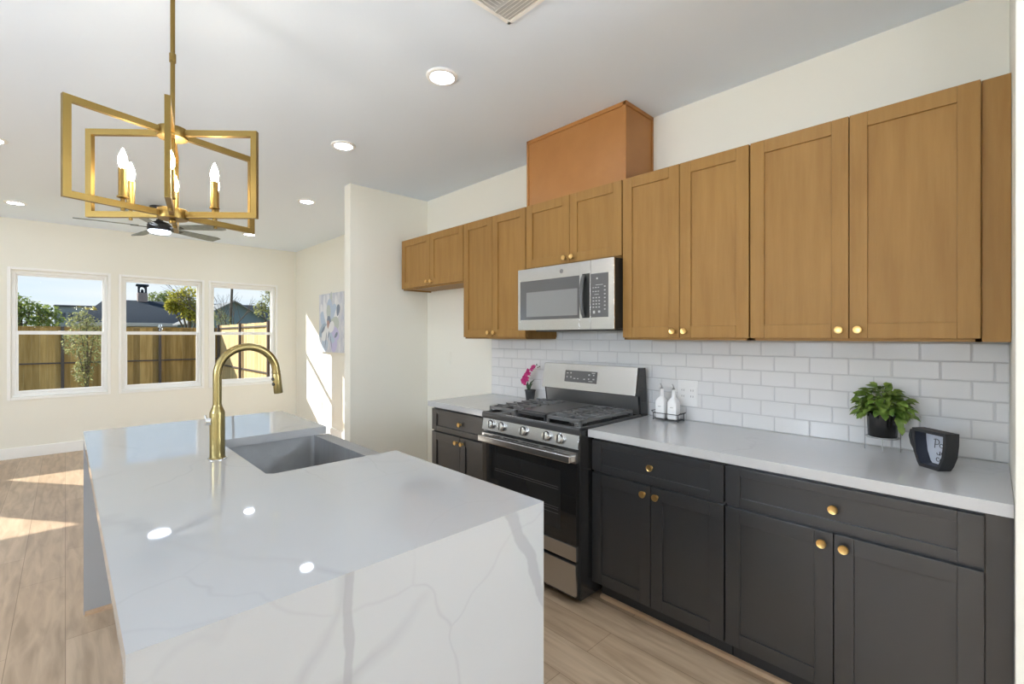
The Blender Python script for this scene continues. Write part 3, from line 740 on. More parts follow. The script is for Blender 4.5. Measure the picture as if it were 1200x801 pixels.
b.box(0.36, 0.965, SY0 - 0.014, SY1 + 0.014, 0.10, 0.622); b.box(0.36, 0.48, SY0 - 0.014, SY1 + 0.014, 0.622, 0.874)
b.box(0.40, 0.90, IY0 + 0.039, IY1 - 0.039, 0, 0.10)
b.build('body', 'charcoal', t)
for (a, c) in ((IY0 + 0.045, SY0 - 0.01), (SY1 + 0.01, IY1 - 0.045)):
    d = shaker(0.986, a, c, 0.112, 0.868, sg=1).build('door', 'charcoal', t); knob(0.9855, c - 0.035 if a < 1.5 else a + 0.035, 0.80, d, sg=1)
ym = (SY0 + SY1) / 2
for (a, c, k) in ((SY0 - 0.006, ym - 0.002, ym - 0.035), (ym + 0.002, SY1 + 0.006, ym + 0.035)):
    d = shaker(0.986, a, c, 0.112, 0.615, sg=1).build('door', 'charcoal', t); knob(0.9855, k, 0.57, d, sg=1)
b = MB(); b.prism([(IX0 + 0.004, IY1 - 0.039, 0), (IX0 + 0.004, IY1 - 0.056, 0), (IX0 + 0.004, IY1 - 0.054, 0.012), (IX0 + 0.004, IY1 - 0.039, 0.018)], (0.39, 0, 0)); b.build('shoe_molding', 'oak_trim', t)

# apron sink
t = thing('apron_sink', (0.76, ym, 0.63), 'brushed stainless apron-front sink set in the white island', 'sink')
b = MB(); zs = 0.8743; zb = 0.638; a0, a1 = SX0 - 0.006, 0.945; c0, c1 = SY0 - 0.006, SY1 + 0.006
r = 0.022
def rr(x0, x1, y0, y1, r, z, n=5):
    p = []
    for (cx, cy, s0) in ((x1 - r, y0 + r, -PI / 2), (x1 - r, y1 - r, 0), (x0 + r, y1 - r, PI / 2), (x0 + r, y0 + r, PI)):
        for k in range(n + 1): p.append((cx + r * math.cos(s0 + PI / 2 * k / n), cy + r * math.sin(s0 + PI / 2 * k / n), z))
    return p
ringsz = [rr(a0, a1, c0, c1, r, zs), rr(a0, a1, c0, c1, r, zb + 0.02), rr(a0 + 0.006, a1 - 0.006, c0 + 0.006, c1 - 0.006, r, zb + 0.006), rr(a0 + 0.02, a1 - 0.02, c0 + 0.02, c1 - 0.02, r, zb)]
vr = [[b.bm.verts.new(p) for p in q] for q in ringsz]
for q, w_ in zip(vr, vr[1:]):
    n = len(q)
    for k in range(n): b.bm.faces.new((q[k], q[(k + 1) % n], w_[(k + 1) % n], w_[k]))
b.bm.faces.new(vr[-1])
bmesh.ops.recalc_face_normals(b.bm, faces=b.bm.faces)
for f in b.bm.faces: f.normal_flip()
b.build('basin', 'steel_sink', t)
b = MB()
# rim: a flat ring around the bowl
b.box(0.9452, 1.020, SY0 + 0.0008, SY1 - 0.0008, 0.853, 0.8743, 0.004, seg=2)
b.box(0.992, 1.020, SY0 + 0.001, SY1 - 0.001, 0.628, 0.856, 0.006, seg=3)
b.build('apron', 'steel_sink', t)
b = MB(); b.lathe([(0.055, 0), (0.055, 0.003), (0.04, 0.001), (0.0, 0.0005)], (0.72, ym, zb + 0.0008), (0, 0, 1), 24); b.build('drain', 'chrome', t)

# faucet
FX, FY = 0.432, 2.125
t = thing('kitchen_faucet', (FX, FY, 0.914), 'tall brushed gold gooseneck faucet on the island beside the sink', 'faucet')
b = MB(); b.lathe([(0.031, 0.0), (0.031, 0.004), (0.028, 0.006), (0.0265, 0.008), (0.0265, 0.180), (0.0255, 0.186), (0.018, 0.205), (0.0162, 0.212), (0.0162, 0.214)], (FX, FY, 0.914), (0, 0, 1), 28); b.build('body', 'faucet_gold', t)
R = 0.108; zc = 1.245
pts = [(FX, FY, 1.122), (FX, FY, 1.16), (FX, FY, 1.20)]
for k in range(25):
    a = PI - (PI * 0.985) * k / 24
    pts.append((FX + R + R * math.cos(a), FY, zc + R * math.sin(a)))
b = MB(); b.tube(pts, 0.0155, 16); b.build('gooseneck', 'faucet_gold', t)
p0 = Vector(pts[-1]); dv = Vector((0.10, 0, -1)).normalized()
b = MB(); b.lathe([(0.0162, 0), (0.0168, 0.004), (0.0168, 0.010), (0.0160, 0.012), (0.0172, 0.016), (0.0178, 0.094), (0.0165, 0.097), (0.012, 0.0965), (0, 0.0965)], p0, dv, 20)
hd = b.build('spray_head', 'faucet_gold', t)
for h in (0.034, 0.056):
    q = p0 + dv * h; q2 = Vector((-1, -0.25, -0.1)).normalized()
    MB().lathe([(0.0075, 0), (0.0075, 0.004), (0.005, 0.006), (0, 0.0062)], q + q2 * 0.0155, q2, 14).build('button', 'dark_plastic', hd)
b = MB(); b.lathe([(0.014, 0), (0.014, 0.016), (0.011, 0.020), (0, 0.020)], (FX - 0.020, FY - 0.012, 1.065), (-0.85, 0.5, 0), 16)
q = Vector((FX - 0.020, FY - 0.012, 1.065)) + Vector((-0.85, 0.5, 0)).normalized() * 0.016
b.tube([q, q + Vector((-0.004, 0.004, 0.012)), q + Vector((-0.005, 0.012, 0.022))], [0.005, 0.0045, 0.004], 8); b.build('lever', 'chrome', t)
MB().lathe([(0.034, 0), (0.034, 0.003), (0.031, 0.0045), (0.0, 0.0045)], (FX, FY, 0.9141), (0, 0, 1), 28).build('base_ring', 'chrome', t)

# ------------------------------------------------------------------ counter objects
t = thing('soap_caddy', (2.495, 1.297, 0.914), 'black wire caddy holding two white bottles, beside the range', 'caddy')
cx0, cx1, cy0, cy1 = 2.462, 2.532, 1.222, 1.372; wr = 0.0024
b = MB()
for z in (0.922, 0.955): b.tube([(cx0, cy0, z), (cx1, cy0, z), (cx1, cy1, z), (cx0, cy1, z)], wr, 6, closed=True)
for x in (cx0, cx1):
    for y in (cy0, (cy0 + cy1) / 2, cy1): b.tube([(x, y, 0.918), (x, y, 0.956)], wr, 6)
for y in (cy0 + 0.0375, (cy0 + cy1) / 2, cy1 - 0.0375): b.tube([(cx0, y, 0.922), (cx1, y, 0.922)], wr, 6)
b.tube([(2.497, cy0, 0.922), (2.497, cy1, 0.922)], wr, 6)
for y, s_ in ((cy0, -1), (cy1, 1)): b.tube([(cx0, y, 0.955), (cx0, y + s_ * 0.012, 0.964), (cx1, y + s_ * 0.012, 0.964), (cx1, y, 0.955)], wr, 6)
b.build('basket', 'wire_black', t)
for x in (cx0, cx1):
    for y in (cy0, cy1): MB().lathe([(0, 0), (0.0045, 0.0015), (0.0045, 0.005), (0, 0.0065)], (x, y, 0.9142), (0, 0, 1), 10).build('foot', 'wire_black', t)
for y, lab in ((1.3385, 'white square pourer bottle nearer the range in the wire caddy'), (1.2645, 'white square pourer bottle nearer the plant in the wire caddy')):
    q = thing('pourer_bottle', (2.497, y, 0.9246), lab, 'bottle', 'white bottles in the wire caddy')
    b = MB(); h = 0.0275
    def sq(r, z, rad): return rr(2.497 - r, 2.497 + r, y - r, y + r, min(rad, r * 0.98), z, 4)
    lv = [sq(h - 0.003, 0.9246, 0.006), sq(h, 0.928, 0.007), sq(h, 1.022, 0.007), sq(h - 0.005, 1.034, 0.009), sq(0.0135, 1.047, 0.0135), sq(0.0125, 1.052, 0.0125), sq(0.012, 1.086, 0.012), sq(0.013, 1.087, 0.013), sq(0.013, 1.092, 0.013)]
    vr = [[b.bm.verts.new(p) for p in L_] for L_ in lv]
    for a_, c_ in zip(vr, vr[1:]):
        n = len(a_)
        for k in range(n): b.bm.faces.new((a_[k], a_[(k + 1) % n], c_[(k + 1) % n], c_[k]))
    b.bm.faces.new(vr[0][::-1]); b.bm.faces.new(vr[-1])
    b.build('body', 'white_ceramic', q)
    b = MB(); b.lathe([(0.009, 0), (0.009, 0.004), (0.005, 0.008), (0.0035, 0.012)], (2.497, y, 1.0922), (0, 0, 1), 14)
    b.tube([(2.497, y, 1.103), (2.495, y + 0.002, 1.113), (2.490, y + 0.006, 1.124)], [0.0035, 0.003, 0.002], 8); b.build('spout', 'wire_grey', q)
    MB().box(2.4692, 2.4700, y - 0.009, y + 0.009, 0.990, 0.9945).build('lettering', 'marks', q)

# wall outlet in the tiles
t = thing('wall_outlet', (2.58, 1.222, 1.07), 'white double outlet plate on the tiles beside the wire caddy', 'outlet')
MB().box(2.5785, 2.5848, 1.163, 1.281, 0.996, 1.142, 0.002).build('cover_plate', 'white_plastic', t)
for y in (1.249, 1.195):
    b = MB(); b.box(2.5768, 2.5788, y - 0.017, y + 0.017, 1.036, 1.104, 0.001); f_ = b.build('socket', 'white_plastic', t)
    for z in (1.086, 1.052):
        for w_ in (0.0061, -0.0061): MB().box(2.5762, 2.5772, y + w_ - 0.0011, y + w_ + 0.0011, z - 0.005, z + 0.005).build('slot', 'panel_grey', f_)

# basil-like plant in a black pot on a wire stand
PX, PY = 2.487, 0.326
t = thing('potted_plant', (PX, PY, 0.914), 'leafy green plant in a glossy black pot on a wire stand', 'plant')
b = MB(); pr = 0.056; zr = 0.972
b.tube([(PX + pr * math.cos(a * PI / 16), PY + pr * math.sin(a * PI / 16), zr) for a in range(32)], 0.0022, 6, closed=True)
b.tube([(PX - pr, PY, zr), (PX + pr, PY, zr)], 0.0018, 6); b.tube([(PX, PY - pr, zr), (PX, PY + pr, zr)], 0.0018, 6)
for a, zt_ in ((0.13, 0.975), (1.70, 1.052), (3.27, 0.975), (4.84, 1.052)):
    x, y = PX + (pr + 0.003) * math.cos(a), PY + (pr + 0.003) * math.sin(a)
    b.tube([(x, y, 0.9142), (x, y, zt_)], 0.0021, 6)
b.build('stand', 'wire_grey', t)
b = MB(); b.lathe([(0.0, 0), (0.047, 0), (0.050, 0.004), (0.0545, 0.095), (0.0545, 0.100), (0.051, 0.100), (0.049, 0.088), (0, 0.088)], (PX, PY, zr + 0.0022), (0, 0, 1), 32); b.build('pot', 'pot_black', t)
MB().lathe([(0, 0), (0.047, 0), (0.047, 0.004), (0, 0.006)], (PX, PY, 1.057), (0, 0, 1), 20).build('soil', 'soil', t)
random.seed(11); b = MB(); st = MB()
for k in range(230):
    th = random.uniform(0, 2 * PI); el = random.uniform(-0.35, 1.0); u = random.uniform(0.55, 1.0)
    h = math.sqrt(max(0, 1 - max(0, el) ** 2))
    p = Vector((PX + 0.062 * u * h * math.cos(th), PY + 0.078 * u * h * math.sin(th), 1.088 + (0.098 * el if el > 0 else 0.075 * el) * u))
    d = Vector((math.cos(th) * (h + 0.2), math.sin(th) * (h + 0.2), 0.55 * el - 0.35 + random.uniform(-0.35, 0.25)))
    ln = random.uniform(0.034, 0.052)
    if p.x + max(0, d.normalized().x) * ln > 2.575: p.x = 2.570 - ln * max(0, d.normalized().x)
    b.leaf(p, d, (random.uniform(-.5, .5) + 0.5 * math.cos(th), random.uniform(-.5, .5) + 0.5 * math.sin(th), 0.8), ln, ln * random.uniform(0.6, 0.78), curl=random.uniform(0.05, 0.3))
    if k % 4 == 0: st.tube([(PX + random.uniform(-.02, .02), PY + random.uniform(-.02, .02), 1.058), ((PX + p.x) / 2, (PY + p.y) / 2, (1.06 + p.z) / 2), p], [0.0018, 0.0015, 0.001], 5)
for (y, z, ln) in ((PY - 0.056, 1.056, 0.05), (PY - 0.060, 1.036, 0.045), (PY - 0.05, 1.07, 0.05)):
    b.leaf((PX - 0.035, y, z), (-0.3, -0.25, -1), (-1, -0.4, 0.2), ln, 0.026)
b.build('foliage', 'leaf', t); st.build('stem', 'stem', t)

# orchid
OX, OY = 2.515, 2.415
t = thing('potted_orchid', (OX, OY, 0.914), 'small magenta orchid in a dark grey pot behind the range grates', 'plant')
b = MB(); b.lathe([(0, 0), (0.029, 0), (0.031, 0.003), (0.039, 0.071), (0.042, 0.072), (0.042, 0.081), (0.038, 0.081), (0.036, 0.07), (0, 0.07)], (OX, OY, 0.9142), (0, 0, 1), 28); b.build('pot', 'pot_grey', t)
MB().lathe([(0, 0), (0.0355, 0), (0.034, 0.006), (0, 0.008)], (OX, OY, 0.984), (0, 0, 1), 16).build('soil', 'soil', t)
b = MB(); sp = [(OX, OY, 0.988), (OX - 0.004, OY + 0.012, 1.03), (OX - 0.008, OY + 0.028, 1.075), (OX - 0.008, OY + 0.018, 1.12), (OX - 0.004, OY - 0.012, 1.158), (OX, OY - 0.05, 1.178), (OX + 0.002, OY - 0.085, 1.180)]
b.tube(sp, [0.0025, 0.0024, 0.0022, 0.002, 0.0018, 0.0014, 0.001], 6)
for (y, z) in ((-0.062, 1.187), (-0.074, 1.166), (-0.090, 1.174)): b.lathe([(0, 0), (0.004, 0.004), (0.0045, 0.009), (0, 0.014)], (OX, OY + y, z - 0.006), (0, -0.5, 0.6), 8)
b.build('stem', 'leaf_dark', t)
b = MB()
for (d, ln) in (((-0.2, -0.55, 1), 0.105), ((0.1, 0.55, 0.9), 0.07), ((-0.5, 0.05, 1), 0.075), ((0.2, -0.2, 1), 0.06)): b.leaf((OX, OY, 0.989), d, (-1, 0, 0.4), ln, 0.022, curl=0.3)
b.build('leaf', 'leaf_dark', t)
random.seed(3)
for (dy, z, s_) in ((0.052, 1.060, 1.15), (0.030, 1.050, 1.1), (0.040, 1.085, 1.15), (0.012, 1.078, 1.0), (0.020, 1.110, 1.0), (-0.004, 1.118, 0.9), (0.008, 1.136, 0.9), (-0.030, 1.150, 0.8), (-0.044, 1.166, 0.85), (-0.056, 1.172, 0.7)):
    b = MB(); c = Vector((OX - 0.012 + random.uniform(-.006, .006), OY + dy, z))
    for k in range(5):
        a = 2 * PI * k / 5 + random.random() * 0.4
        b.leaf(c, (-0.35, math.cos(a), math.sin(a)), (-1, 0, 0), 0.026 * s_, 0.023 * s_, curl=0.2)
    b.lathe([(0, 0), (0.0035 * s_, 0.003), (0, 0.008)], c, (-1, 0, -0.2), 8); b.build('blossom', 'magenta', t)

# cup-shaped shadow box
t = thing('cup_shaped_sign', (2.275, 0.15, 0.914), 'black cup-shaped shadow box with white handwritten panel standing on the counter', 'decoration')
def cup_frame():
    pass
fa = Vector((2.295, 0.193, 0)); fb = Vector((2.247, 0.139, 0))        # foot of the front face, left and right ends (on the table)
ux = (fb - fa).normalized(); un = Vector((ux.y, -ux.x, 0))              # along the face, and out of it
if un.dot(Vector((-1, 0, 0))) < 0: un = -un
c0 = (fa + fb) / 2
def cp3(u, z, dpt=0.0): return c0 + ux * u - un * dpt + Vector((0, 0, 0.9143 + z))
outer = [(-0.036, 0), (0.036, 0), (0.046, 0.016), (0.060, 0.052), (0.065, 0.095), (0.066, 0.138), (-0.066, 0.138), (-0.065, 0.095), (-0.060, 0.052), (-0.046, 0.016)]
inner = [(-0.030, 0.011), (0.030, 0.011), (0.038, 0.021), (0.050, 0.054), (0.055, 0.094), (0.056, 0.128), (-0.056, 0.128), (-0.055, 0.094), (-0.050, 0.054), (-0.038, 0.021)]
D = 0.050
b = MB(); b.ring_prism([cp3(u, z) for u, z in outer], [cp3(u, z) for u, z in inner], -un * D); b.build('frame', 'cup_black', t, angle=25)
b = MB(); b.prism([cp3(u * 0.995, z * 0.995 + 0.0004, D - 0.004) for u, z in inner], -un * 0.003); b.build('back_panel', 'cup_paper', t)
b = MB(); b.ring_prism([cp3(u, z, 0.003) for u, z in inner], [cp3(u * 0.965, 0.07 + (z - 0.07) * 0.965, 0.003) for u, z in inner], -un * (D - 0.009)); b.build('lining', 'cup_inside', t, angle=25)
b = MB()
hp = [cp3(-0.062, 0.118, 0.024), cp3(-0.078, 0.127, 0.024), cp3(-0.092, 0.121, 0.024), cp3(-0.097, 0.100, 0.024), cp3(-0.090, 0.072, 0.024), cp3(-0.076, 0.050, 0.024), cp3(-0.058, 0.040, 0.024)]
b.tube(hp, [0.006, 0.0065, 0.0065, 0.0065, 0.0065, 0.006, 0.006], 10); b.build('handle', 'cup_black', t)
b = MB(); q = D - 0.0055
def ink(pts): b.tube([cp3(u - 0.020, z - 0.006, q) for u, z in pts], 0.0011, 6)
def arc(cu, cz, ru, rz, a0, a1, n=12): return [(cu + ru * math.cos(a0 + (a1 - a0) * k / n), cz + rz * math.sin(a0 + (a1 - a0) * k / n)) for k in range(n + 1)]
ink([(0.000, 0.076), (0.003, 0.108)]); ink(arc(0.006, 0.100, 0.012, 0.010, 2.4, -1.9)); ink(arc(0.026, 0.088, 0.007, 0.007, 0, 2 * PI)); ink([(0.033, 0.096), (0.034, 0.080)])
ink(arc(0.014, 0.060, 0.006, 0.007, PI, 2 * PI)); ink([(0.020, 0.067), (0.021, 0.052)]); ink(arc(0.031, 0.060, 0.005, 0.006, 0, 2 * PI)); ink(arc(0.012, 0.036, 0.006, 0.007, 0.6, 5.4)); ink(arc(0.025, 0.034, 0.005, 0.006, 0, 2 * PI)); ink([(0.031, 0.044), (0.031, 0.027)])
b.build('lettering', 'ink', t)

# ------------------------------------------------------------------ lights
def downlight(x, y, label, spare=False):
    t = thing('recessed_light', (x, y, ZC), label, 'ceiling light', 'recessed ceiling lights')
    b = MB(); n = 32
    def ring(r, z): return [(x + r * math.cos(2 * PI * k / n), y + r * math.sin(2 * PI * k / n), z) for k in range(n)]
    prof = [(0.082, ZC - 0.0005), (0.082, ZC - 0.004), (0.078, ZC - 0.009), (0.063, ZC - 0.012), (0.058, ZC - 0.009), (0.056, ZC - 0.001)]
    vr = [[b.bm.verts.new(p) for p in ring(r, z)] for r, z in prof]
    for a_, c_ in zip(vr, vr[1:] + vr[:1]):
        for k in range(n): b.bm.faces.new((a_[k], a_[(k + 1) % n], c_[(k + 1) % n], c_[k]))
    bmesh.ops.recalc_face_normals(b.bm, faces=b.bm.faces)
    b.build('trim_ring', 'trim', t)
    MB().lathe([(0, 0), (0.0565, 0), (0.0565, 0.003), (0, 0.003)], (x, y, ZC - 0.0065), (0, 0, 1), 32).build('diffuser', 'lamp', t)
downlight(1.400, 1.974, 'lit recessed ceiling light nearest the camera, beside the air vent')
downlight(1.408, 3.170, 'lit recessed ceiling light above the front of the fridge alcove')
downlight(1.729, 4.737, 'lit recessed ceiling light nearest the alcove wall edge in the living room')
downlight(1.741, 6.788, 'lit recessed ceiling light by the far wall, peeping under the chandelier corner')
downlight(-0.362, 6.817, 'lit recessed ceiling light above the left window')
downlight(-0.365, 4.725, 'lit recessed ceiling light cut off by the left picture edge')
for x, y in ((1.4, 0.77), (1.4, -0.9), (-0.4, -0.9), (-2.3, -0.9), (-2.3, 1.4), (-2.3, 3.2), (-2.45, 4.73), (-2.45, 6.8), (1.4, -2.4), (-0.4, -2.4)):  # unseen downlights added to carry on the grid and brighten the room
    downlight(x, y, 'unseen recessed ceiling light added to help brighten the room')
# unseen opal globes on rods, added as fill light for the room
for x, y in ((-2.9, 1.9), (-1.75, 1.6), (-3.3, -1.9), (-4.0, 0.8), (2.25, -1.0), (2.25, -2.3)):
    t = thing('fill_globe', (x, y, ZC), 'unseen opal globe added as fill light for the room', 'ceiling light', 'added fill globes')
    MB().lathe([(0, 0), (0.05, 0), (0.06, 0.015), (0.06, 0.02), (0, 0.02)], (x, y, ZC - 0.0205), (0, 0, 1), 20).build('canopy', 'gold', t)
    MB().cyl((x, y, ZC - 0.93), (x, y, ZC - 0.019), 0.006).build('rod', 'gold', t)
    MB().lathe([(0.0, 0)] + [(0.17 * math.sin(PI * k / 14), 0.17 - 0.17 * math.cos(PI * k / 14)) for k in range(1, 14)] + [(0.0, 0.34)], (x, y, ZC - 1.265), (0, 0, 1), 24).build('globe', 'globe', t)

# chandelier
HX, HY = 0.2835, 2.087; CZ0, CZ1 = 1.830, 2.150; CR = 0.305; bw = 0.021
t = thing('chandelier', (HX, HY, CZ0), 'gold chandelier of crossing rectangular frames with six lit candle bulbs', 'chandelier')
MB().lathe([(0, 0), (0.055, 0), (0.062, 0.012), (0.062, 0.022), (0, 0.022)], (HX, HY, ZC - 0.0225), (0, 0, 1), 28).build('canopy', 'gold', t)
b = MB(); b.cyl((HX, HY, CZ1), (HX, HY, ZC - 0.021), 0.0075, seg=14); b.lathe([(0.0105, 0), (0.0105, 0.03), (0.0075, 0.034)], (HX, HY, CZ1 + 0.25), (0, 0, 1), 14); b.build('rod', 'gold', t)
MB().lathe([(0, 0), (0.046, 0), (0.047, 0.002), (0.047, 0.034), (0.046, 0.036), (0, 0.036)], (HX, HY, CZ1 - 0.030), (0, 0, 1), 32).build('hub', 'gold', t)
b = MB(); b.lathe([(0, 0), (0.046, 0), (0.047, 0.002), (0.047, 0.034), (0.046, 0.036), (0, 0.036)], (HX, HY, CZ0 - 0.006), (0, 0, 1), 32)
b.lathe([(0, 0), (0.010, 0.001), (0.012, 0.010), (0.009, 0.016)], (HX, HY, CZ0 - 0.021), (0, 0, 1), 16); b.build('hub', 'gold', t)
MB().cyl((HX, HY, CZ0 + 0.02), (HX, HY, CZ1 - 0.02), 0.0075, seg=12).build('centre_rod', 'gold', t)
for a in (-42.0, 17.0, 79.8):
    a = math.radians(a); dx, dy = math.cos(a), math.sin(a); sd = Vector((-dy, dx, 0)) * 0.008
    def P(r, z): return Vector((HX + dx * r, HY + dy * r, z)) - sd
    h = bw
    b = MB(); b.ring_prism([P(-CR, CZ0), P(CR, CZ0), P(CR, CZ1), P(-CR, CZ1)], [P(-CR + h, CZ0 + h), P(CR - h, CZ0 + h), P(CR - h, CZ1 - h), P(-CR + h, CZ1 - h)], sd * 2)
    b.build('frame', 'gold', t)
    for sgn in (-1, 1):
        r = sgn * 0.150; c = (HX + dx * r, HY + dy * r, CZ0 + bw)
        b = MB(); b.lathe([(0.006, -0.03), (0.006, 0.010), (0.0165, 0.014), (0.0165, 0.018), (0.0125, 0.0185), (0.0125, 0.112), (0.0, 0.112)], c, (0, 0, 1), 20); sl = b.build('candle_sleeve', 'gold', t)
        b = MB(); z = 0.113
        b.lathe([(0, z), (0.007, z), (0.0115, z + 0.012), (0.0135, z + 0.024), (0.0115, z + 0.040), (0.006, z + 0.056), (0.0015, z + 0.068), (0, z + 0.069)], c, (0, 0, 1), 18); b.build('bulb', 'bulb', sl)

# ceiling fan
NX, NY = 0.707, 6.02
t = thing('ceiling_fan', (NX, NY, 2.46), 'dark ceiling fan with grey blades and lit lens, beyond the chandelier', 'ceiling fan')
MB().lathe([(0.0, 0), (0.045, 0.0), (0.078, 0.02), (0.085, 0.05), (0.085, 0.062), (0, 0.062)], (NX, NY, ZC - 0.0625), (0, 0, 1), 28).build('canopy', 'fan_dark', t)
MB().cyl((NX, NY, 2.58), (NX, NY, ZC - 0.06), 0.014).build('rod', 'fan_dark', t)
MB().lathe([(0, 0), (0.09, 0.0), (0.105, 0.012), (0.105, 0.06), (0.085, 0.085), (0.03, 0.105), (0.03, 0.12), (0, 0.12)], (NX, NY, 2.487), (0, 0, 1), 28).build('motor_housing', 'fan_dark', t)
MB().lathe([(0, 0), (0.05, 0.003), (0.085, 0.012), (0.097, 0.024), (0.097, 0.03), (0, 0.03)], (NX, NY, 2.458), (0, 0, 1), 28).build('light_lens', 'fan_lamp', t)
for k in range(5):
    a = math.radians(173 + 72 * k); d = Vector((math.cos(a), math.sin(a), 0)); s_ = Vector((-d.y, d.x, 0)); up = Vector((0, 0, 1)); c = Vector((NX, NY, 2.522))
    tilt = (s_ * math.cos(0.21) - up * math.sin(0.21)); nn = d.cross(tilt).normalized()
    b = MB(); b.prism([c + d * 0.17 + tilt * 0.045, c + d * 0.60 + tilt * 0.068, c + d * 0.655 + tilt * 0.055, c + d * 0.665 - tilt * 0.05, c + d * 0.61 - tilt * 0.068, c + d * 0.17 - tilt * 0.045], nn * 0.008); bl = b.build('blade', 'blade', t)
    b = MB(); b.prism([c + d * 0.09 + tilt * 0.03, c + d * 0.235 + tilt * 0.022, c + d * 0.235 - tilt * 0.022, c + d * 0.09 - tilt * 0.03], -nn * 0.006); b.build('blade_arm', 'fan_dark', bl)

# ceiling air register
t = thing('ceiling_vent', (1.21, 1.28, ZC), 'white louvred air register in the ceiling at the top edge', 'vent')
vx0, vx1, vy0, vy1 = 1.065, 1.372, 1.13, 1.441
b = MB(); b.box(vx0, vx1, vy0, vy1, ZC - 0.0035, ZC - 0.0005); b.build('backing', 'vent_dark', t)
b = MB(); f_ = 0.018
for q in ((vx0, vx1, vy0, vy0 + f_), (vx0, vx1, vy1 - f_, vy1), (vx0, vx0 + f_, vy0, vy1), (vx1 - f_, vx1, vy0, vy1)): b.box(q[0], q[1], q[2], q[3], ZC - 0.009, ZC - 0.003, 0.002)
b.build('frame', 'trim', t)
b = MB()
for k in range(5):
    x = vx1 - f_ - 0.012 - k * 0.0165
    b.prism([(x, vy0 + f_, ZC - 0.004), (x + 0.003, vy0 + f_, ZC - 0.004), (x - 0.008, vy0 + f_, ZC - 0.014), (x - 0.011, vy0 + f_, ZC - 0.014)], (0, vy1 - vy0 - 2 * f_, 0))
xe = vx1 - f_ - 0.10
for k in range(15):
    y = vy1 - f_ - 0.012 - k * 0.0178
    b.prism([(vx0 + f_, y, ZC - 0.004), (vx0 + f_, y + 0.003, ZC - 0.004), (vx0 + f_, y - 0.008, ZC - 0.014), (vx0 + f_, y - 0.011, ZC - 0.014)], (xe - vx0 - f_, 0, 0))
b.build('louvre', 'trim', t)

# painting and small plates on the walls
t = thing('floral_painting', (2.64, 6.31, 1.17), 'pale blue floral canvas on the living room wall beside the alcove', 'painting')
py0, py1, pz0, pz1 = 5.905, 6.713, 1.175, 1.985
MB().box(2.622, WL - 0.001, py0, py1, pz0, pz1, 0.002).build('canvas', 'canvas', t)
random.seed(8); b = MB()
mats = ['paint_white', 'paint_pale', 'paint_blue', 'paint_sage', 'paint_dark', 'paint_lilac', 'paint_rust']
dep = [0.6]
def petal(u, v, ang, ln, wd, mi):
    """u from the left edge as seen, v from the foot, both 0..1"""
    dep[0] += 0.028
    c = Vector((2.6215 - dep[0] * 0.0006, py1 - u * (py1 - py0), pz0 + v * (pz1 - pz0))); d = Vector((0, -math.cos(ang), math.sin(ang))); s_ = Vector((0, math.sin(ang), math.cos(ang)))
    pts = [c + d * ln * math.cos(q * PI / 7) * 0.5 + s_ * wd * 0.5 * math.sin(q * PI / 7) * (1 + 0.25 * math.cos(q * PI / 7)) for q in range(14)]
    b.prism([p for p in pts if True], (0.0006, 0, 0), mi)
for u, v, a, l, w_, mi in ((0.22, 0.80, 1.5, .32, .06, 0), (0.40, 0.84, 1.6, .26, .07, 0), (0.52, 0.9, 1.5, .2, .06, 3), (0.70, 0.82, 1.4, .22, .05, 0), (0.12, 0.68, 1.7, .26, .09, 0), (0.62, 0.12, 1.5, .2, .22, 5), (0.25, 0.12, 1.2, .2, .22, 1),
    (0.22, 0.52, 2.2, .34, .17, 1), (0.18, 0.36, 0.4, .30, .18, 2), (0.30, 0.66, 1.9, .34, .14, 0), (0.45, 0.70, 1.5, .34, .18, 1), (0.42, 0.66, 1.7, .24, .14, 3), (0.60, 0.62, 1.1, .34, .18, 1), (0.72, 0.60, 0.9, .30, .12, 0),
    (0.80, 0.70, 1.3, .16, .10, 4), (0.62, 0.46, 0.2, .36, .20, 3), (0.50, 0.34, -0.8, .36, .20, 1), (0.66, 0.34, -0.5, .32, .16, 5), (0.30, 0.34, 3.8, .34, .16, 0), (0.44, 0.50, 1.9, .2, .13, 4), (0.40, 0.47, 1.6, .12, .08, 6),
    (0.52, 0.42, 0.5, .22, .14, 0), (0.30, 0.20, 1.3, .24, .022, 4), (0.52, 0.17, 1.9, .2, .018, 4), (0.72, 0.29, 0.6, .12, .05, 4), (0.18, 0.38, 0.6, .16, .05, 4), (0.42, 0.30, 1.2, .1, .03, 4)):
    petal(u, v, a, l, w_, mi)
b.build('brushwork', mats, t)

t = thing('light_switch', (WL - 0.003, 6.73, 0.40), 'white outlet plate low on the sunlit wall beside the painting', 'outlet')
MB().box(WL - 0.006, WL - 0.0005, 6.69, 6.765, 0.345, 0.46, 0.002).build('cover_plate', 'white_plastic', t)
MB().box(WL - 0.008, WL - 0.0055, 6.71, 6.745, 0.365, 0.44, 0.001).build('socket', 'white_plastic', t)
t = thing('alcove_outlet', (W - 0.003, 3.55, 1.17), 'cream outlet plate on the wall inside the fridge alcove', 'outlet')
MB().box(W - 0.006, W - 0.0005, 3.525, 3.595, 1.13, 1.245, 0.002).build('cover_plate', 'wall', t)
MB().box(W - 0.008, W - 0.0055, 3.543, 3.577, 1.15, 1.225, 0.001).build('socket', 'wall', t)

# ------------------------------------------------------------------ outdoors
GZ = -0.22
struct(MB().box(-60, 70, -40, 110, GZ - 0.5, GZ).build('ground', 'lawn'))
struct(MB().box(XL - 6, XL - T - 0.02, -4, 9, GZ, -0.10).build('patio_floor', 'concrete'))

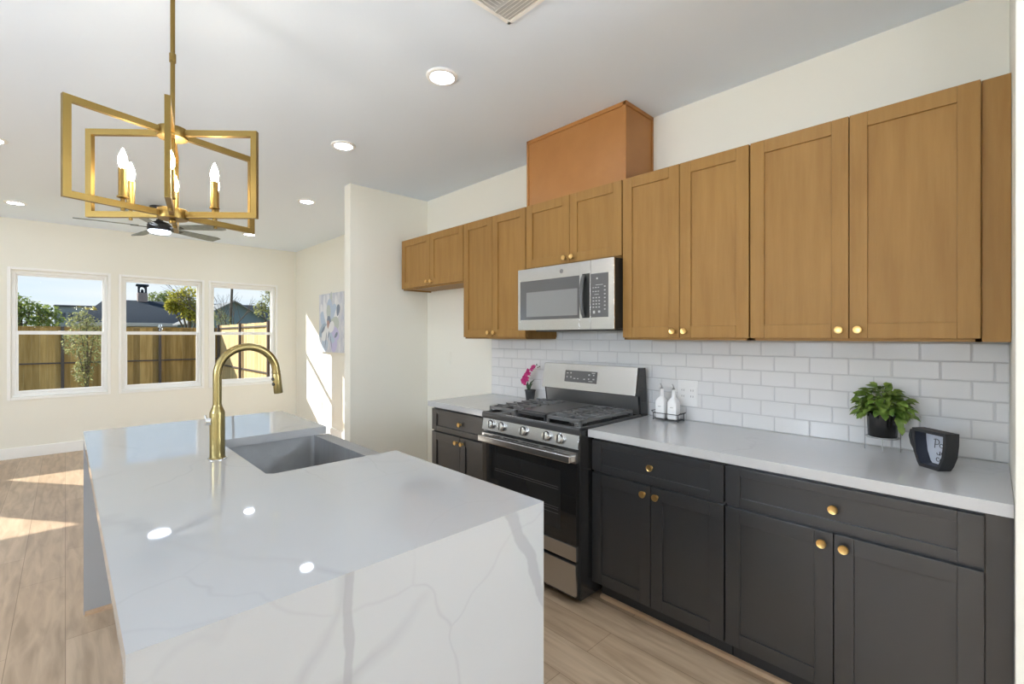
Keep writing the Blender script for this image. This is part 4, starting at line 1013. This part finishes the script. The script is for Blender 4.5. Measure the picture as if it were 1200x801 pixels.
def fence(name, label, p0, p1, top, post_at, rails, m, pick=0.14, out=None, seed=1, cap=True):
    """pickets from p0 to p1 (plan), posts and rails on the house side"""
    p0, p1 = Vector((*p0, 0)), Vector((*p1, 0)); d = (p1 - p0); ln = d.length; d.normalize(); n = Vector((d.y, -d.x, 0))
    if n.dot(Vector((*out, 0))) < 0: n = -n
    mid = (p0 + p1) / 2
    t = thing(name, (mid.x, mid.y, GZ), label, 'fence'); rnd = random.Random(seed)
    b = MB(); k = 0; s_ = 0.0
    while s_ < ln - 0.02:
        w_ = min(pick, ln - s_); a = p0 + d * s_; o2 = n * rnd.uniform(-0.004, 0.004)
        q = [a + o2, a + d * (w_ - 0.0015) + o2, a + d * (w_ - 0.0015) + o2 - n * 0.016, a + o2 - n * 0.016]
        b.prism([v + Vector((0, 0, GZ + 0.03)) for v in q], (0, 0, top - GZ - 0.03 + rnd.uniform(-0.008, 0.004)), mi=rnd.choice((0, 0, 1, 2))); s_ += pick; k += 1
    b.build('picket_panel', [m, m + '_b', m + '_c'], t)
    for z in rails:
        b = MB(); b.bar(p0 + n * 0.022 + Vector((0, 0, z)), p1 + n * 0.022 + Vector((0, 0, z)), 0.032, 0.035); b.build('rail', 'metal_brown', t)
    for s_ in post_at:
        a = p0 + d * s_ + n * 0.055
        b = MB(); b.bar(a + Vector((0, 0, GZ)), a + Vector((0, 0, top + 0.01)), 0.06, 0.06, up=d); b.lathe([(0.0, 0), (0.034, 0), (0.034, 0.012), (0, 0.02)], a + Vector((0, 0, top + 0.01)), (0, 0, 1), 12); b.build('post', 'metal_brown', t)
    if cap:
        b = MB(); b.bar(p0 + Vector((0, 0, top + 0.012)), p1 + Vector((0, 0, top + 0.012)), 0.07, 0.022); b.build('cap_rail', m, t)
    return t
fence('wooden_fence', 'long cedar fence across the back of the yard, seen through two windows', (-9, 16.5), (3.35, 16.5), 1.62, [4.2, 6.6, 8.95, 10.94, 12.25], [0.71, 1.50], 'fence_wood', out=(0, -1), seed=2)
fence('wooden_fence', 'sunlit pale pine fence down the side of the yard, seen behind the faucet', (3.4, 16.45), (3.4, 11.35), 1.72, [0.15, 2.55, 4.95], [0.535, 1.63], 'fence_pale', out=(-1, 0), seed=3, cap=False)
fence('wooden_fence', 'taller stretch of pale pine side fence at the right window edge', (3.4, 11.33), (3.4, 8.6), 1.87, [1.3], [0.6], 'fence_pale', out=(-1, 0), seed=4, cap=False)

def crown(b, c, r, n, size, rnd, hollow=0.3):
    for _ in range(n):
        v = Vector((rnd.gauss(0, 1), rnd.gauss(0, 1), rnd.gauss(0, 1))).normalized() * (hollow + (1 - hollow) * rnd.random() ** 0.5)
        p = Vector(c) + Vector((v.x * r[0], v.y * r[1], v.z * r[2]))
        b.leaf(p, (rnd.uniform(-1, 1), rnd.uniform(-1, 1), rnd.uniform(-1, .6)), (rnd.uniform(-.5, .5), rnd.uniform(-.5, .5), 1), size * rnd.uniform(.7, 1.3), size * 0.6)
def tree(name, label, x, y, blobs, m, leaf, n, trunk_r, seed, extra=None):
    t = thing(name, (x, y, GZ), label, 'tree' if name != 'yard_shrub' else 'shrub'); rnd = random.Random(seed)
    b = MB(); zt = max(q[0][2] for q in blobs)
    b.tube([(x, y, GZ), (x + 0.02, y, (zt + GZ) / 2), (x, y, zt)], [trunk_r, trunk_r * .8, trunk_r * .4], 8)
    for c, r in blobs:
        b.tube([(x, y, GZ + (c[2] - GZ) * 0.45), ((x + c[0]) / 2, (y + c[1]) / 2, GZ + (c[2] - GZ) * 0.75), c], [trunk_r * .5, trunk_r * .35, trunk_r * .15], 6)
        for _ in range(6):
            e_ = Vector(c) + Vector((rnd.uniform(-1, 1) * r[0], rnd.uniform(-1, 1) * r[1], rnd.uniform(-.5, 1) * r[2])) * 0.85
            b.tube([c, (Vector(c) + e_) / 2 + Vector((0, 0, .03)), e_], [trunk_r * .2, trunk_r * .14, trunk_r * .06], 5)
    b.build('trunk', 'bark', t)
    b = MB()
    for c, r in blobs: crown(b, c, r, n, leaf, rnd)
    b.build('crown', m, t)
    if extra: extra(t, rnd)
    return t
tree('garden_tree', 'broad green tree beyond the fence in the left window', -1.45, 30, [((-1.75, 30, 2.75), (0.75, .7, .6)), ((-1.15, 30.2, 2.45), (0.75, .7, .55)), ((-0.6, 30.5, 2.3), (.55, .6, .6)), ((-1.4, 29.8, 1.9), (1.0, .8, .45))], 'foliage_green', 0.16, 420, 0.12, 1)
tree('garden_tree', 'yellow-green tree in front of the dark roof in the middle window', 4.15, 26, [((3.75, 26, 3.05), (.45, .5, .55)), ((4.25, 26.2, 3.2), (.55, .5, .55)), ((4.15, 25.8, 2.6), (.5, .5, .5)), ((3.5, 25.9, 2.75), (.28, .3, .3)), ((4.5, 26.1, 2.4), (.35, .4, .4))], 'foliage_yellow', 0.15, 330, 0.1, 2)
tree('garden_tree', 'distant green treetop right of the chimney', 5.42, 47, [((5.25, 47, 4.45), (.65, .6, .55)), ((6.0, 47, 4.6), (.6, .5, .55))], 'foliage_green', 0.17, 300, 0.12, 3)
tree('garden_tree', 'dark drooping branches at the top right of the right window', 5.95, 20, [((5.85, 20, 3.1), (.32, .3, .5)), ((5.55, 20, 2.5), (.28, .3, .35)), ((6.1, 20.1, 2.3), (.3, .3, .4))], 'foliage_olive', 0.12, 160, 0.07, 4)
def blooms(t, rnd):
    b = MB()
    for _ in range(14):
        p = Vector((0.27 + rnd.uniform(-.15, .17), 12.3 + rnd.uniform(-.12, .12), 1.93 + rnd.uniform(-.03, .03)))
        for _ in range(10): b.leaf(p, (rnd.uniform(-1, 1), rnd.uniform(-1, 1), rnd.uniform(-.3, .6)), (0, 0, 1), 0.04, 0.02)
    b.build('flower', 'bloom', t)
tree('yard_shrub', 'loose olive shrub with yellow tops before the cedar fence in the left window', 0.3, 12.3, [((0.2, 12.3, 1.68), (.2, .2, .22)), ((0.42, 12.3, 1.5), (.2, .2, .28)), ((0.14, 12.25, 1.25), (.2, .2, .25)), ((0.38, 12.35, 1.05), (.22, .2, .3)), ((0.25, 12.3, .7), (.15, .15, .3))], 'foliage_olive', 0.05, 330, 0.025, 5, blooms)
# leafless tree
t = thing('bare_tree', (4.1, 20, GZ), 'leafless tree beyond the side fence, left part of the right window', 'tree'); rnd = random.Random(7); b = MB()
def branch(p, d, ln, r, lv):
    e_ = p + d * ln; b.tube([p, p + d * ln * .5 + Vector((rnd.uniform(-.03, .03),) * 3), e_], [r, r * .8, r * .6], 6)
    if lv:
        for _ in range(3): branch(e_ if rnd.random() > .4 else p + d * ln * .7, (d + Vector((rnd.uniform(-.8, .8), rnd.uniform(-.6, .6), rnd.uniform(-.2, .6)))).normalized(), ln * rnd.uniform(.6, .85), r * .55, lv - 1)
branch(Vector((4.1, 20, GZ)), Vector((0.02, 0, 1)), 1.5, 0.045, 4); b.build('trunk', 'bark', t)
b = MB()
for c in ((4.15, 20, 2.15), (4.35, 20, 1.95), (4.0, 20, 1.9)): crown(b, c, (.25, .25, .3), 110, 0.07, rnd)
b.build('twig_leaf', 'foliage_olive', t)

# dark-roofed house
t = thing('dark_roofed_house', (5.0, 38, GZ), 'house with a blue-black roof and chimney beyond the back fence', 'house')
MB().box(0.6, 11.5, 33.5, 43, GZ, 2.05).build('house_wall', 'house_wall', t)
b = MB(); e0 = 2.12
V = [b.bm.verts.new(p) for p in ((0.28, 33, e0), (12, 33, e0), (12, 43.5, e0), (0.28, 43.5, e0), (1.75, 38.2, 3.68), (10.5, 38.2, 3.68))]
for q in ((0, 1, 5, 4), (1, 2, 5), (2, 3, 4, 5), (3, 0, 4), (3, 2, 1, 0)): b.bm.faces.new([V[i] for i in q])
rf = b.build('roof', 'roof_dark', t)
MB().box(0.26, 12.02, 32.9, 33.02, 1.94, 2.13, 0.01).build('gutter', 'eave', t)
b = MB(); b.box(3.33, 3.83, 37.9, 38.4, 3.4, 4.17, 0.01); ch = b.build('chimney', 'brick', t)
b = MB(); b.box(3.36, 3.80, 37.93, 38.37, 4.165, 4.20, 0.01); b.box(3.36, 3.44, 37.93, 38.37, 4.2, 4.62); b.box(3.72, 3.80, 37.93, 38.37, 4.2, 4.62); b.box(3.27, 3.89, 37.85, 38.45, 4.60, 4.72, 0.01)
n = 8; arc_ = [(3.44, 37.93, 4.6), (3.44, 37.93, 4.42)] + [(3.58 - 0.14 * math.cos(PI * k / n), 37.93, 4.42 + 0.14 * math.sin(PI * k / n)) for k in range(n + 1)] + [(3.72, 37.93, 4.42), (3.72, 37.93, 4.6)]
b.prism(arc_, (0, 0.44, 0)); b.lathe([(0, 0), (0.08, 0.0), (0.08, 0.12), (0.05, 0.2), (0, 0.22)], (3.58, 38.15, 4.2), (0, 0, 1), 12); b.build('chimney_cap', 'roof_dark', ch)
# pale gable house
t = thing('gabled_house', (6.45, 30, GZ), 'blue-grey gabled house beyond the side fence in the right window', 'house')
b = MB(); b.prism([(4.6, 28, GZ), (8.3, 28, GZ), (8.3, 28, 2.12), (6.45, 28, 3.2), (4.6, 28, 2.12)], (0, 4.2, 0)); b.build('house_wall', 'house_blue', t)
for (xa, za, xb, zb_) in ((6.45, 3.27, 8.5, 2.07), (6.45, 3.27, 4.4, 2.07)):
    b = MB(); b.prism([(xa, 27.75, za), (xb, 27.75, zb_), (xb, 27.75, zb_ - 0.07), (xa, 27.75, za - 0.07)], (0, 4.7, 0)); r_ = b.build('roof', 'house_trim', t)
MB().cyl((7.1, 29.5, 2.8), (7.1, 29.5, 3.25), 0.05).build('vent_pipe', 'metal_brown', t)
# far grey house with a row of windows
t = thing('distant_house', (0.3, 47, GZ), 'distant grey building with a row of dark windows in the left window', 'house')
MB().box(-0.55, 3.0, 45, 50, GZ, 3.5, 0.02).build('house_wall', 'house_grey', t)
MB().prism([(-0.6, 44.9, 3.45), (3.1, 44.9, 3.45), (3.1, 50, 3.75), (-0.6, 50, 3.75)], (0, 0, 0.06)).build('roof', 'roof_dark', t)
for x in (-0.1, 0.28, 0.66, 1.04):
    b = MB(); b.box(x - 0.11, x + 0.11, 44.97, 45.02, 2.62, 3.02, 0.01); b.build('window', 'dark_window', t)
MB().box(-0.5, -0.32, 44.96, 45.03, GZ, 3.48).build('corner_board', 'house_trim', t)
# utility pole and wire
t = thing('utility_pole', (5.42, 24, GZ), 'leaning dark utility pole in front of the blue-grey gable', 'pole')
MB().tube([(5.30, 24, GZ), (5.58, 24, 6.5)], [0.06, 0.045], 10).build('pole', 'bark', t)
b = MB(); b.bar((5.05, 24, 6.2), (6.05, 24, 6.22), 0.07, 0.07); b.build('crossarm', 'bark', t)
tag(MB().tube([(-14 + k * 2, 22, 3.42 + 0.0004 * (k - 9) ** 2) for k in range(20)], 0.017, 6).build('power_line', 'metal_brown', org=(5, 22, 3.4)), 'dark overhead power line crossing the tops of the windows', 'cable')
